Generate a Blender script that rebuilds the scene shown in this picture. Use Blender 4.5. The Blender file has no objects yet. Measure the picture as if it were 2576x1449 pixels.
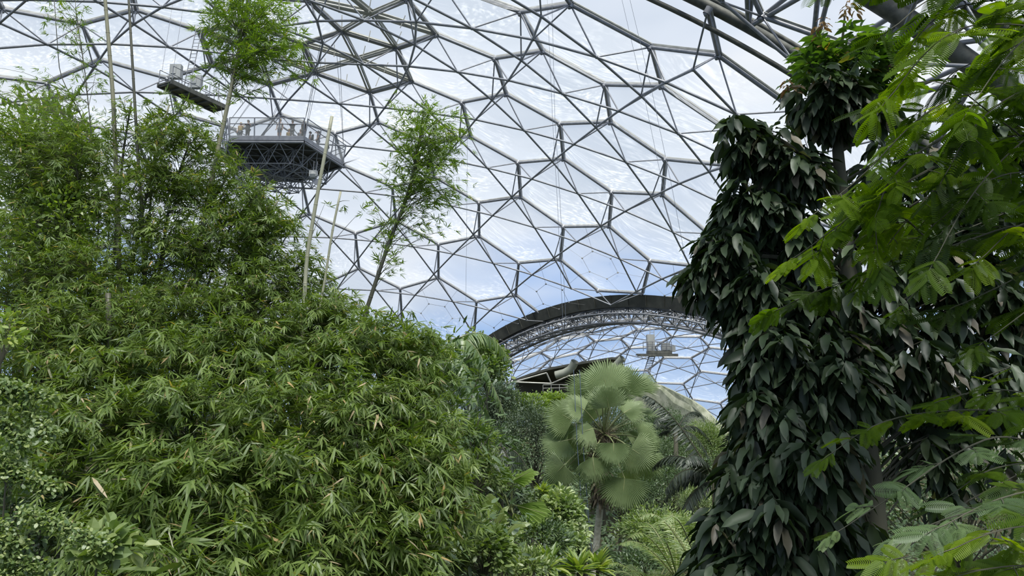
import bpy, math, random
import numpy as np
SC=bpy.context.scene
COL=SC.collection
PI=math.pi
ZC=9.0                      # eye height above the valley floor, metres
F=1874.0; PITCH=math.radians(10)
CP,SP=math.cos(PITCH),math.sin(PITCH)
CAM=np.array([0,0,ZC])
def A(*v): return np.array(v,float)
def at(px,py,Y):
    """world point seen at a measured pixel of the photograph, Y metres ahead"""
    x=(px-1288)/F; y=(724.5-py)/F
    d=A(x,CP-y*SP,SP+y*CP)
    return CAM+d*(Y/d[1])
def mpp(px,py,Y):           # metres per pixel there
    return np.linalg.norm(at(px,py,Y)-CAM)/F
def unit(v):
    v=np.asarray(v,float); n=np.linalg.norm(v,axis=-1,keepdims=True); return v/np.maximum(n,1e-9)
# ------------------------------------------------------------------ mesh building
class MB:
    def __init__(s): s.v=[];s.t=[];s.q=[];s.rt=[];s.rq=[];s.n=0
    def add(s,v,t=None,q=None,r=0.5):
        v=np.asarray(v,float).reshape(-1,3)
        if t is not None and len(t):
            t=np.asarray(t,int).reshape(-1,3); s.t.append(t+s.n); s.rt.append(np.broadcast_to(np.asarray(r,float),(len(t),)) if np.ndim(r)==0 else np.repeat(r,len(t)//len(r)))
        if q is not None and len(q):
            q=np.asarray(q,int).reshape(-1,4); s.q.append(q+s.n); s.rq.append(np.broadcast_to(np.asarray(r,float),(len(q),)) if np.ndim(r)==0 else np.repeat(r,len(q)//len(r)))
        s.v.append(v); s.n+=len(v)
    def tube(s,P,r,k=6,cap=True,rr=0.5):
        P=np.asarray(P,float); m=len(P); r=np.broadcast_to(np.asarray(r,float),(m,))
        T=unit(np.gradient(P,axis=0)) if m>2 else unit(np.repeat((P[1]-P[0])[None],2,0))
        ref=A(0,0,1) if abs(T[0][2])<.9 else A(1,0,0)
        N=np.zeros((m,3)); n=unit(np.cross(T[0],ref)); N[0]=n
        for i in range(1,m):
            n=n-T[i]*(n@T[i]); n=unit(n); N[i]=n
        B=np.cross(T,N); a=np.arange(k)*2*PI/k
        V=P[:,None]+r[:,None,None]*(np.cos(a)[None,:,None]*N[:,None]+np.sin(a)[None,:,None]*B[:,None])
        V=V.reshape(-1,3)
        i=np.arange(m-1)[:,None]*k; j=np.arange(k)[None]; j2=(j+1)%k
        Q=np.stack([i+j,i+j2,i+k+j2,i+k+j],-1).reshape(-1,4)
        t=[]
        if cap and k>2:
            t=[(0,a2+1,a2) for a2 in range(1,k-1)]+[((m-1)*k,(m-1)*k+a2,(m-1)*k+a2+1) for a2 in range(1,k-1)]
        s.add(V,t,Q,rr)
    def tubes(s,a,b,r,k=6,rr=0.5):
        """many straight tubes at once (no caps)"""
        a=np.asarray(a,float).reshape(-1,3); b=np.asarray(b,float).reshape(-1,3); n=len(a)
        if n==0: return
        r=np.broadcast_to(np.asarray(r,float),(n,))
        T=unit(b-a); ref=np.where(np.abs(T[:,2:3])<.9,A(0,0,1),A(1,0,0)); N=unit(np.cross(T,ref)); B=np.cross(T,N)
        g=np.arange(k)*2*PI/k
        ring=r[:,None,None]*(np.cos(g)[None,:,None]*N[:,None]+np.sin(g)[None,:,None]*B[:,None])
        V=np.concatenate([a[:,None]+ring,b[:,None]+ring],1).reshape(-1,3)
        j=np.arange(k); j2=(j+1)%k; Q=np.stack([j,j2,k+j2,k+j],-1)
        Q=(Q[None]+(np.arange(n)*2*k)[:,None,None]).reshape(-1,4)
        s.add(V,None,Q,rr)
    def box(s,c,sz,ax=None,rr=0.5):
        c=np.asarray(c,float); h=np.asarray(sz,float)/2
        M=np.eye(3) if ax is None else np.asarray(ax,float)
        V=[c+M.T@(h*A(x,y,z)) for x in(-1,1) for y in(-1,1) for z in(-1,1)]
        s.add(V,None,[(0,1,3,2),(4,6,7,5),(0,4,5,1),(2,3,7,6),(0,2,6,4),(1,5,7,3)],rr)
    def balls(s,c,r,k=6,rr=0.5):
        c=np.asarray(c,float).reshape(-1,3); n=len(c); r=np.broadcast_to(np.asarray(r,float),(n,))
        th=np.linspace(0,PI,5)[1:-1]; ph=np.arange(k)*2*PI/k
        U=np.array([[0,0,1]]+[[math.sin(t)*math.cos(p),math.sin(t)*math.sin(p),math.cos(t)] for t in th for p in ph]+[[0,0,-1]])
        t=[(0,1+j,1+(j+1)%k) for j in range(k)]+[(1+3*k,1+2*k+(j+1)%k,1+2*k+j) for j in range(k)]
        q=[(1+i*k+j,1+(i+1)*k+j,1+(i+1)*k+(j+1)%k,1+i*k+(j+1)%k) for i in range(2) for j in range(k)]
        m=len(U); V=(c[:,None]+U[None]*r[:,None,None]).reshape(-1,3)
        off=(np.arange(n)*m)[:,None,None]
        tt=(np.array(t)[None]+off).reshape(-1,3); qq=(np.array(q)[None]+off).reshape(-1,4)
        s.add(V,tt,qq,rr)
    def strip(s,P,W,N=None,rr=0.5):
        """ribbon of half-width vectors W along P"""
        P=np.asarray(P,float);W=np.asarray(W,float); m=len(P)
        V=np.stack([P-W,P+W],1).reshape(-1,3); i=np.arange(m-1)*2
        s.add(V,None,np.stack([i,i+1,i+3,i+2],-1),rr)
    def inst(s,tv,tt,tq,pos,X,Z,sc,rnd,bend=None):
        """stamp a template (x = length, z = face normal) at many places"""
        pos=np.asarray(pos,float); n=len(pos)
        if n==0: return
        X=unit(X); Z=np.asarray(Z,float); Z=Z-X*(Z*X).sum(1,keepdims=True); Z=unit(Z); Y=np.cross(Z,X)
        sc=np.asarray(sc,float)
        if sc.ndim==1: sc=np.stack([sc,sc,sc],1)
        tv=np.asarray(tv,float); L=tv[None]*sc[:,None]
        V=pos[:,None]+L[...,0:1]*X[:,None]+L[...,1:2]*Y[:,None]+L[...,2:3]*Z[:,None]
        m=len(tv); off=(np.arange(n)*m)[:,None,None]
        T=(np.array(tt,int).reshape(1,-1,3)+off).reshape(-1,3) if tt is not None and len(tt) else None
        Q=(np.array(tq,int).reshape(1,-1,4)+off).reshape(-1,4) if tq is not None and len(tq) else None
        s.add(V.reshape(-1,3),T,Q,np.asarray(rnd,float))
    def build(s,name,mat,parent=None,loc=None,smooth=False):
        V=np.concatenate(s.v) if s.v else np.zeros((0,3))
        if loc is not None: V=V-np.asarray(loc,float)
        T=np.concatenate(s.t) if s.t else np.zeros((0,3),int); Q=np.concatenate(s.q) if s.q else np.zeros((0,4),int)
        me=bpy.data.meshes.new(name)
        me.vertices.add(len(V)); me.vertices.foreach_set('co',V.astype(np.float32).ravel())
        me.loops.add(len(T)*3+len(Q)*4)
        me.loops.foreach_set('vertex_index',np.concatenate([T.ravel(),Q.ravel()]).astype(np.int32))
        me.polygons.add(len(T)+len(Q))
        ls=np.concatenate([np.arange(len(T))*3,len(T)*3+np.arange(len(Q))*4]).astype(np.int32)
        me.polygons.foreach_set('loop_start',ls)
        me.polygons.foreach_set('use_smooth',np.full(len(T)+len(Q),bool(smooth)))
        at_=me.attributes.new('rnd','FLOAT','FACE')
        at_.data.foreach_set('value',np.concatenate([*(s.rt or [np.zeros(0)]),*(s.rq or [np.zeros(0)])]).astype(np.float32))
        me.update(calc_edges=True)
        if mat is not None: me.materials.append(mat)
        o=bpy.data.objects.new(name,me); COL.objects.link(o)
        if parent is not None: o.parent=parent
        if loc is not None and parent is None: o.location=loc
        return o
def props(o,label=None,cat=None,group=None,kind=None):
    for k,v in (('label',label),('category',cat),('group',group),('kind',kind)):
        if v: o[k]=v
    return o
def thing(name,label,cat,loc=(0,0,0),group=None,kind=None):
    o=bpy.data.objects.new(name,None); COL.objects.link(o); o.location=[float(v) for v in loc]; o.empty_display_size=.3
    return props(o,label,cat,group,kind)
# ------------------------------------------------------------------ materials
def nodes(name):
    m=bpy.data.materials.new(name); m.use_nodes=True; nt=m.node_tree; nt.nodes.clear()
    out=nt.nodes.new('ShaderNodeOutputMaterial'); return m,nt,out
def N(nt,t,**k):
    n=nt.nodes.new(t)
    for a,b in k.items():
        if a in n.inputs: n.inputs[a].default_value=b
        else: setattr(n,a,b)
    return n
def ramp(nt,stops):
    r=nt.nodes.new('ShaderNodeValToRGB'); e=r.color_ramp.elements
    while len(e)<len(stops): e.new(.5)
    for i,(p,c) in enumerate(stops):
        e[i].position=p; e[i].color=(*c,1)
    return r
def leaf_mat(name,stops,trans=.35,tcol=(1.25,1.35,.5),gloss=.06,rough=.45,mott=0.0):
    m,nt,out=nodes(name); L=nt.links.new
    a=N(nt,'ShaderNodeAttribute',attribute_name='rnd'); r=ramp(nt,stops); L(a.outputs['Fac'],r.inputs[0])
    col=r.outputs[0]
    if mott:
        nz=N(nt,'ShaderNodeTexNoise',Scale=14.0,Detail=3.0); mr=N(nt,'ShaderNodeMixRGB',blend_type='MULTIPLY')
        rr=ramp(nt,[(.35,(1-mott,)*3),(.65,(1+mott*.4,)*3)]); L(nz.outputs[0],rr.inputs[0]); mr.inputs[0].default_value=1
        L(col,mr.inputs[1]); L(rr.outputs[0],mr.inputs[2]); col=mr.outputs[0]
    d=N(nt,'ShaderNodeBsdfDiffuse'); L(col,d.inputs[0])
    t=N(nt,'ShaderNodeBsdfTranslucent'); tm=N(nt,'ShaderNodeMixRGB',blend_type='MULTIPLY'); tm.inputs[0].default_value=1; tm.inputs[2].default_value=(*tcol,1)
    L(col,tm.inputs[1]); L(tm.outputs[0],t.inputs[0])
    mx=N(nt,'ShaderNodeMixShader'); mx.inputs[0].default_value=trans; L(d.outputs[0],mx.inputs[1]); L(t.outputs[0],mx.inputs[2])
    g=N(nt,'ShaderNodeBsdfGlossy',Roughness=rough); g.inputs[0].default_value=(.9,.95,1,1)
    m2=N(nt,'ShaderNodeMixShader'); m2.inputs[0].default_value=gloss; L(mx.outputs[0],m2.inputs[1]); L(g.outputs[0],m2.inputs[2])
    L(m2.outputs[0],out.inputs[0]); return m
def solid(name,c,rough=.5,metal=0.,c2=None,scale=4.,bump=0.,stretch=None,detail=4.):
    m,nt,out=nodes(name); L=nt.links.new
    p=N(nt,'ShaderNodeBsdfPrincipled'); p.inputs['Roughness'].default_value=rough; p.inputs['Metallic'].default_value=metal
    p.inputs['Base Color'].default_value=(*c,1)
    if c2 is not None:
        tc=N(nt,'ShaderNodeTexCoord'); mp=N(nt,'ShaderNodeMapping')
        if stretch: mp.inputs['Scale'].default_value=stretch
        nz=N(nt,'ShaderNodeTexNoise',Scale=scale,Detail=detail); L(tc.outputs['Object'],mp.inputs[0]); L(mp.outputs[0],nz.inputs['Vector'])
        r=ramp(nt,[(.35,c),(.65,c2)]); L(nz.outputs[0],r.inputs[0]); L(r.outputs[0],p.inputs['Base Color'])
        if bump:
            b=N(nt,'ShaderNodeBump',Strength=bump); L(nz.outputs[0],b.inputs['Height']); L(b.outputs[0],p.inputs['Normal'])
    L(p.outputs[0],out.inputs[0]); return m
STEEL=solid('galvanised_steel',(.20,.215,.245),.45,.3,(.27,.285,.32),3)
STEEL_D=solid('weathered_steel_dark',(.06,.065,.06),.6,.2,(.13,.135,.12),2.5,.1,(1,1,1))
ALU=solid('cushion_clamp_alloy',(.30,.31,.29),.5,.3,(.42,.43,.40),2)
GUTTER=solid('grey_green_gutter_sheet',(.045,.048,.042),.6,.1,(.08,.083,.07),1.2)
DECK=solid('dark_deck_underside',(.035,.038,.042),.7,.0,(.05,.055,.06),2)

# ------------------------------------------------------------------ geodesic domes
AT=math.atan(2.)
RING=[A(math.sin(AT)*math.cos(k*2*PI/5),math.sin(AT)*math.sin(k*2*PI/5),math.cos(AT)) for k in range(5)]
RING2=[A(math.sin(AT)*math.cos((k+.5)*2*PI/5),math.sin(AT)*math.sin((k+.5)*2*PI/5),-math.cos(AT)) for k in range(5)]
def geo(n):
    """hexagon net of an icosahedral dome: vertices (unit), edges, cells (centre, ordered vertex ids)"""
    faces=[(A(0,0,1),RING[k],RING[(k+1)%5]) for k in range(5)]+[(RING2[k],RING[(k+1)%5],RING[k]) for k in range(5)]+[(RING[(k+1)%5],RING2[k],RING2[(k+1)%5]) for k in range(5)]
    cid={};cen=[];tri=[];V=[]
    def c(x):
        x=x/np.linalg.norm(x); k=tuple(np.round(x,4)+0.)
        if k not in cid: cid[k]=len(cen); cen.append(x)
        return cid[k]
    for a,b,d in faces:
        g={(i,j):c((i*a+j*b+(n-i-j)*d)/n) for i in range(n+1) for j in range(n+1-i)}
        for i in range(n):
            for j in range(n-i):
                tri.append((g[i,j],g[i+1,j],g[i,j+1])); x=(i+1/3)*a+(j+1/3)*b+(n-i-j-2/3)*d; V.append(x/np.linalg.norm(x))
                if i+j<n-1:
                    tri.append((g[i+1,j],g[i+1,j+1],g[i,j+1])); x=(i+2/3)*a+(j+2/3)*b+(n-i-j-4/3)*d; V.append(x/np.linalg.norm(x))
    V=np.array(V);cen=np.array(cen); em={}
    cells={}
    for t,(p,q,r) in enumerate(tri):
        for u,v in ((p,q),(q,r),(r,p)): em.setdefault((min(u,v),max(u,v)),[]).append(t)
        for u in (p,q,r): cells.setdefault(u,[]).append(t)
    E=[tuple(v) for v in em.values() if len(v)==2]
    CL=[]
    for u,ts in cells.items():
        if len(ts)<5: continue
        z=cen[u]; x=unit(V[ts[0]]-z*(V[ts[0]]@z)); y=np.cross(z,x)
        ts=sorted(ts,key=lambda t:math.atan2((V[t]@y),(V[t]@x))); CL.append((u,z,ts))
    return V,E,CL
def rodr(r):
    r=np.asarray(r,float);t=np.linalg.norm(r);k=r/t
    K=np.array([[0,-k[2],k[1]],[k[2],0,-k[0]],[-k[1],k[0],0]]); return np.eye(3)+math.sin(t)*K+(1-math.cos(t))*K@K
def cam2w(X): # camera axes (right, up, forward) -> world
    X=np.asarray(X,float); return np.stack([X[...,0],X[...,2]*CP-X[...,1]*SP,X[...,2]*SP+X[...,1]*CP],-1)
def foil_mat():
    m,nt,out=nodes('etfe_foil_cushion'); L=nt.links.new
    tc=N(nt,'ShaderNodeTexCoord')
    # fine scuffed arcs running along the sag of the cushions
    n0=N(nt,'ShaderNodeTexNoise',Scale=.13,Detail=1.0); L(tc.outputs['Object'],n0.inputs['Vector'])
    add=N(nt,'ShaderNodeVectorMath',operation='MULTIPLY_ADD'); add.inputs[1].default_value=(3.4,3.4,3.4); L(n0.outputs['Color'],add.inputs[0]); L(tc.outputs['Object'],add.inputs[2])
    cb=N(nt,'ShaderNodeCombineXYZ'); e1=unit(A(.80,-.12,-.58)); e2=unit(np.cross(e1,A(0,1,.2))); e3=np.cross(e1,e2)
    for k,(e_,s_) in enumerate(((e1,.16),(e2,3.6),(e3,3.6))):
        dp=N(nt,'ShaderNodeVectorMath',operation='DOT_PRODUCT'); dp.inputs[1].default_value=tuple(float(v) for v in e_*s_); L(add.outputs[0],dp.inputs[0]); L(dp.outputs['Value'],cb.inputs[k])
    n1=N(nt,'ShaderNodeTexNoise',Scale=1.0,Detail=2.5,Roughness=.6); L(cb.outputs[0],n1.inputs['Vector'])
    r1=ramp(nt,[(.47,(0,0,0)),(.60,(.45,.45,.45)),(.72,(1,1,1))]); L(n1.outputs[0],r1.inputs[0])
    n2=N(nt,'ShaderNodeTexNoise',Scale=.17,Detail=2.0); L(tc.outputs['Object'],n2.inputs['Vector'])
    r2=ramp(nt,[(.42,(.06,.06,.06)),(.60,(1,1,1))]); L(n2.outputs[0],r2.inputs[0])
    mul=N(nt,'ShaderNodeMath',operation='MULTIPLY'); L(r1.outputs[0],mul.inputs[0]); L(r2.outputs[0],mul.inputs[1])
    m3=N(nt,'ShaderNodeMath',operation='MULTIPLY_ADD'); L(mul.outputs[0],m3.inputs[0]); m3.inputs[1].default_value=.40; m3.inputs[2].default_value=.11
    tr=N(nt,'ShaderNodeBsdfTransparent'); tr.inputs[0].default_value=(.97,.975,.98,1)
    tl=N(nt,'ShaderNodeBsdfTranslucent'); tl.inputs[0].default_value=(.93,.95,.97,1)
    gl=N(nt,'ShaderNodeBsdfGlossy',Roughness=.25); gl.inputs[0].default_value=(1,1,1,1)
    mx=N(nt,'ShaderNodeMixShader'); L(m3.outputs[0],mx.inputs[0]); L(tr.outputs[0],mx.inputs[1]); L(tl.outputs[0],mx.inputs[2])
    mg=N(nt,'ShaderNodeMixShader'); mg.inputs[0].default_value=.05; L(mx.outputs[0],mg.inputs[1]); L(gl.outputs[0],mg.inputs[2])
    L(mg.outputs[0],out.inputs[0]); return m
FOIL=foil_mat()
def dome(name,label,V,E,CL,C,R,keep,ro,ri,rd,ckeep=None,bulge=.26,depth=.036,vents=(),nk=6,cushions=True,showfirst=100,outerk=8):
    """V unit directions about C; keep(points)->mask"""
    O=C+V*R; ok=keep(O)
    root=thing(name,label,'dome roof',C,kind='structure')
    mb=MB(); mf=MB(); node=MB()
    EE=[(a,b) for a,b in E if ok[a] or ok[b]]
    EE=[(a,b) for a,b in EE if keep((O[a]+O[b])[None]/2)[0]]
    ea=np.array([a for a,b in EE]);eb=np.array([b for a,b in EE])
    mb.tubes(O[ea],O[eb],ro,outerk)
    up=unit(V[ea]+V[eb])
    mf.tubes(O[ea]+up*.20,O[eb]+up*.20,ro*.75,5); sd=unit(np.cross(O[eb]-O[ea],up))
    mf.tubes(O[ea]+up*.12+sd*ro*1.3,O[eb]+up*.12+sd*ro*1.3,ro*.3,4); 
    used=np.unique(np.concatenate([ea,eb]))
    node.tubes(O[used]-V[used]*.16,O[used]+V[used]*.2,ro*1.55,8)
    node.balls(O[used]-V[used]*.16,ro*1.2)
    I=C+up*R*(1-depth)
    diag=MB(); diag.tubes(np.repeat(I,2,0),np.stack([O[ea],O[eb]],1).reshape(-1,3),rd,5)
    inc={}
    for k,(a,b) in enumerate(EE): inc.setdefault(a,[]).append(k);inc.setdefault(b,[]).append(k)
    pa=[];pb=[]
    for v,ks in inc.items():
        for i in range(len(ks)):
            for j in range(i): pa.append(I[ks[i]]);pb.append(I[ks[j]])
    inn=MB(); inn.tubes(pa,pb,ri,nk); inn.balls(I,ri*1.6)
    for nm,b_,mt in (('hexagon_tube',mb,STEEL),('cushion_clamp_frame',mf,ALU),('cast_joint',node,STEEL),('diagonal_strut',diag,STEEL),('inner_grid_tube',inn,STEEL)):
        o=b_.build(nm,mt,root,C,smooth=nm!='cushion_clamp_frame'); o['kind']='structure'
    # vents: opened triangular flaps in hexagons round the crown
    vb=MB()
    for u,z,ts in CL:
        cc=C+z*R
        if not any(np.linalg.norm(cc-v)<R*.03 for v in vents): continue
        zc=np.mean([O[t] for t in ts],0); zc=zc+unit(zc-C)*.25
        for i,t in enumerate(ts):
            t2=ts[(i+1)%len(ts)]
            for off in (-.13,.13):
                s_=unit(np.cross(O[t]-zc,z))*off
                vb.tubes([zc+s_],[O[t]+s_],.085,6)
            vb.tubes([zc+z*.3],[O[t]+z*.3],.12,4)
            e1,e2=zc*.15+O[t]*.85,zc*.15+O[t2]*.85
            s_=unit(np.cross(O[t2]-O[t],z)); vb.tubes([O[t]-s_*.25],[O[t2]-s_*.25],.07,6)
            m_=(O[t]+O[t2]+zc)/3; vb.tubes([m_+z*.1],[m_-z*.9+unit(zc-m_)*.2],.035,4)
    if vb.n: vb.build('opening_vent_frame',ALU,root,C)['kind']='structure'
    # inflated foil cushions
    rest=MB(); cnt=[]
    for u,z,ts in CL:
        P=O[ts]; c0=P.mean(0)
        if not keep(c0[None])[0] or (ckeep and not ckeep(c0)) or any(np.linalg.norm(C+z*R-v)<R*.03 for v in vents): continue
        cnt.append((np.linalg.norm(c0-CAM),u,z,P,c0))
    cnt.sort(key=lambda x:x[0])
    for k_,(dd,u,z,P,c0) in enumerate(cnt):
        m=len(P); B=P+unit(P-C)*.14; c1=c0+z*.14
        rad=np.linalg.norm(P-c0,axis=1).mean()
        S=4*m; edge=[B[i]*(1-f_)+B[(i+1)%m]*f_ for i in range(m) for f_ in (0,.25,.5,.75)]
        edge=np.array(edge); rings=[edge]
        for t in (.86,.66,.42,.2):
            rings.append(c1+(edge-c1)*t-z*(rad*bulge*(1-t**2)))
        rings.append((c1-z*rad*bulge)[None])
        vv=np.concatenate(rings); q=[];t_=[]
        for r_ in range(4):
            for i in range(S): q.append((r_*S+i,r_*S+(i+1)%S,(r_+1)*S+(i+1)%S,(r_+1)*S+i))
        for i in range(S): t_.append((4*S+i,4*S+(i+1)%S,5*S))
        tgt=MB() if k_<showfirst else rest
        tgt.add(vv,t_,q)
        if k_<showfirst: tgt.build('foil_cushion',FOIL,root,C,smooth=True)['kind']='structure'
    if rest.n:
        o=rest.build('far_foil_cushion',FOIL,root,C,smooth=True); o['kind']='stuff'
    return O,EE,I
# main dome: net fitted to the joints measured in the photograph
CMc=A(-.317,-.642,.709); RM=60.; CM=CAM+cam2w(CMc)*RM
CT=np.array([0.0177,-0.1819,0.9832,1094.6,85.6,-0.1212,-0.1367,0.9832,1030.0,208.0,-0.2433,-0.0758,0.9670,951.0,316.0,-0.3647,0.0000,0.9311,868.0,418.0,0.0586,-0.3137,0.9477,1363.6,127.5,-0.0876,-0.2697,0.9590,1271.0,239.3,0.1991,-0.3388,0.9196,1437.0,12.0,-0.0488,-0.4096,0.9110,1534.8,305.7,0.1012,-0.4478,0.8884,1664.0,218.4,0.2434,-0.4717,0.8475,1806.0,140.0,-0.2013,-0.3601,0.9110,1417.8,403.5,-0.0067,-0.5464,0.8375,1822.0,415.0,-0.1634,-0.5029,0.8488,1667.6,490.5,-0.3450,-0.3028,0.8884,1309.5,497.5,-0.3157,-0.4460,0.8375,1531.3,569.0,-0.4742,-0.2385,0.8475,1206.4,597.0,-0.4527,-0.3810,0.8062,1409.0,653.0,-0.5989,-0.1632,0.7840,1106.8,697.3,-0.5763,-0.3141,0.7544,1297.0,743.8,-0.6930,-0.2385,0.6803,1192.4,840.0,-0.2767,-0.5852,0.7622,1752.0,671.0,-0.4220,-0.5204,0.7423,1615.0,738.6,-0.4866,-0.0816,0.8698,984.5,558.6,-0.6071,0.0000,0.7947,904.0,675.7,-0.4866,0.0816,0.8698,777.6,537.0,-0.2318,-0.2193,0.9477,1178.0,328.0,-0.0195,-0.0600,0.9980,856.0,77.0,-0.1317,0.0000,0.9913,791.0,186.0,-0.2433,0.0758,0.9670,706.0,290.0,-0.1212,0.1367,0.9832,549.0,161.0,-0.0876,0.2697,0.9590,251.6,150.0,0.0177,0.1819,0.9832,344.0,24.5,0.0586,0.3137,0.9477,7.0,23.0,-0.2836,0.0000,0.9590,838.6,335.4,-0.0407,-0.1252,0.9913,1004.7,118.0,-0.1675,-0.0730,0.9832,932.0,231.0,-0.0031,-0.2548,0.9670,1244.8,148.5,-0.1472,-0.2080,0.9670,1164.5,262.0,0.1370,-0.2882,0.9477,1307.7,29.7,-0.1127,-0.3469,0.9311,1407.3,311.0,0.0380,-0.3911,0.9196,1520.8,214.9,0.1814,-0.4217,0.8884,1636.0,118.0,-0.2607,-0.2941,0.9196,1304.0,412.0,-0.0728,-0.4880,0.8698,1671.0,400.0,-0.2280,-0.4376,0.8698,1536.5,484.0,-0.3946,-0.2346,0.8884,1202.9,511.4,-0.3734,-0.3773,0.8475,1416.0,569.0,-0.5217,-0.1625,0.8375,1103.3,614.5,-0.5022,-0.3128,0.8062,1304.2,661.7,-0.6254,-0.2405,0.7423,1199.4,757.8,-0.3403,-0.5192,0.7840,1636.0,654.7,-0.4768,-0.4511,0.7544,1505.0,731.6,-0.5288,-0.0000,0.8488,895.4,588.0,-0.4046,-0.0802,0.9110,1000.0,466.0,0.0926,-0.1575,0.9832,1025.0,2.0,-0.0631,0.0000,0.9980,765.0,108.7,0.0510,-0.0371,0.9980,780.0,7.0,-0.1675,0.0730,0.9832,670.0,210.0,-0.1472,0.2080,0.9670,419.0,200.0,-0.0407,0.1252,0.9913,499.0,81.0,-0.0031,0.2548,0.9670,203.0,63.0]).reshape(-1,5)

ROT=rodr([-1.0396,1.0568,1.2365])
def toworld(S): return unit(cam2w(S@ROT.T))
_src=toworld(CT[:,:3])
def _unp(q):
    d=A((q[0]-1288)/F,(724.5-q[1])/F,1.);d/=np.linalg.norm(d); b=d@CMc;s=b*b-(CMc@CMc-1)
    return unit(cam2w(d*(b+math.sqrt(max(s,0)))-CMc))
_dst=np.array([_unp(q) for q in CT[:,3:]])
_K=lambda a,b: np.exp(-((a[:,None]-b[None])**2).sum(2)/(2*.30**2))
_W=np.linalg.solve(_K(_src,_src)+np.eye(len(_src))*.002,_dst-_src)
def warp(X): return unit(X+_K(X,_src)@_W)
V8,E8,CL8=geo(8)
VM=warp(toworld(V8))
if np.linalg.det(ROT)>0: CLm=[(u,unit(VM[ts].mean(0)),ts) for u,z,ts in CL8]
NA=unit(A(.671,.737,0)); DA=64.54          # far arch plane
YN=35.0                                     # near arch plane y=YN
def keepM(P): return (P@NA<DA+.0)&(P[:,1]>YN)&(P[:,2]>2)&(P[:,0]>-75)
def apexdir(*px): return CM+_unp(px)*RM
VENTS=[apexdir(893,153),apexdir(926,35),apexdir(645,140),apexdir(560,20)]
dome('ceiling','vast main dome of hexagonal foil cushions on a grey double layer tube grid',VM,E8,CLm,CM,RM,keepM,.125,.082,.055,ckeep=lambda c:c[1]>YN+3 and c@NA<DA-1.6,vents=VENTS)
# far dome beyond the arch
ca,sa=math.cos(.345),math.sin(.345)
V9,E9,CL9=geo(9)
X=np.stack([V9[:,0]*ca-V9[:,1]*sa,V9[:,0]*sa+V9[:,1]*ca,V9[:,2]],1); X=unit(X+np.cross(A(-.099,-.048,0),X))
C2=A(23.1,94.9,-39.7+ZC); R2=54.6
def keepF(P):
    q=P-(CM+NA*(DA-CM@NA)); q=q-(q@NA)[:,None]*NA
    return (P@NA>DA+1.5)&(P[:,2]>4)&(P[:,1]>30)&(np.linalg.norm(q,axis=1)<44.9+.9*(P@NA-DA))
dome('ceiling_far','smaller far dome of foil cushions seen beyond the truss arch',X,E9,[(u,unit(X[ts].mean(0)),ts) for u,z,ts in CL9],C2,R2,keepF,.115,.068,.045,showfirst=60,depth=.034)
# near dome over the viewer
C0=A(CM[0],2*YN-CM[1],CM[2])
V0=unit(cam2w(V8@rodr([-1.0396,1.0568,1.2365]).T))*A(1,-1,1)
def keepN(P): return (P[:,1]<YN)&(P[:,2]>2)&(P[:,1]>-12)&(P[:,0]>-32)
dome('ceiling_near','near dome of foil cushions over the dark trees',V0,E8,[(u,unit(V0[ts].mean(0)),ts) for u,z,ts in CL8],C0,RM,keepN,.125,.082,.055,ckeep=lambda c:c[1]<YN-8,bulge=.16,showfirst=40)
# thin cable nets inside the lowest cushions
cb=MB()
nets=[(1515,690,72),(1400,737,66),(1262,836,52),(1700,735,60),(1120,790,50)]
allc=[(u,z,ts) for u,z,ts in CLm]
for px,py,_ in nets:
    d=_unp((px,py)); j=max(range(len(allc)),key=lambda k:allc[k][1]@d); u,z,ts=allc[j]
    P=CM+VM[ts]*RM; c=P.mean(0)-z*.75; H=c+(P-P.mean(0))*.42; 
    H=np.array([(H[i]+H[(i+1)%len(H)])/2 for i in range(len(H))]) 
    for i in range(len(H)):
        cb.tubes([H[i]],[H[(i+1)%len(H)]],.018,4)
        cb.tubes([H[i]],[(P[i]+P[(i+1)%len(P)])/2],.012,4)
    cb.balls(H,.1)
_r=bpy.data.objects['ceiling']; cb.build('cable_net',solid('thin_cable',(.12,.13,.14),.5,.5),_r,CM)['kind']='structure'
# far arch: gutter band and triangular truss
def frame_arch(ncirc,d0,Cs,R):
    c=Cs+ncirc*(d0-Cs@ncirc); r=math.sqrt(R*R-((d0-Cs@ncirc))**2); h=unit(np.cross(ncirc,A(0,0,1)))
    return c,r,h
ac,ar,ah=frame_arch(NA,DA,CM,RM)
def arcp(r,off,th): th=np.asarray(th)[:,None]; return ac+ah*r*np.sin(th)+A(0,0,1)*r*np.cos(th)+NA*off
arch=thing('far_arch_truss','long curved grey steel truss arch with dark gutter band between the main and far domes','roof arch',ac+A(0,0,ar),kind='structure')
th=np.linspace(-1.0,1.0,81)
g=MB()
for r0,r1,o0,o1 in ((ar+.1,ar-1.15,-.1,.2),(ar+.1,ar+.1,-.1,1.8),(ar-1.15,ar-1.0,.2,1.6)):
    a_=arcp(r0,o0,th);b_=arcp(r1,o1,th); i=np.arange(80)
    g.add(np.concatenate([a_,b_]),None,np.stack([i,i+1,i+82,i+81],-1))
for t in th[::2]:
    g.tubes(arcp(ar+.1,-.2,[t]),arcp(ar-1.0,.1,[t]),.05,4)
g.build('gutter_band',GUTTER,arch,ac+A(0,0,ar))['kind']='structure'
ch=MB(); chords=[(ar-1.15,.9,.19),(ar-2.75,.3,.15),(ar-2.6,2.6,.15),(ar-1.5,3.4,.12),(ar-1.9,-.6,.10)]
for r_,o_,w_ in chords: ch.tube(arcp(r_,o_,th),w_,7)
ch.build('chord_tube',STEEL,arch,ac+A(0,0,ar),smooth=True)['kind']='structure'
wb=MB(); tt=np.linspace(-1,1,47)
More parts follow.
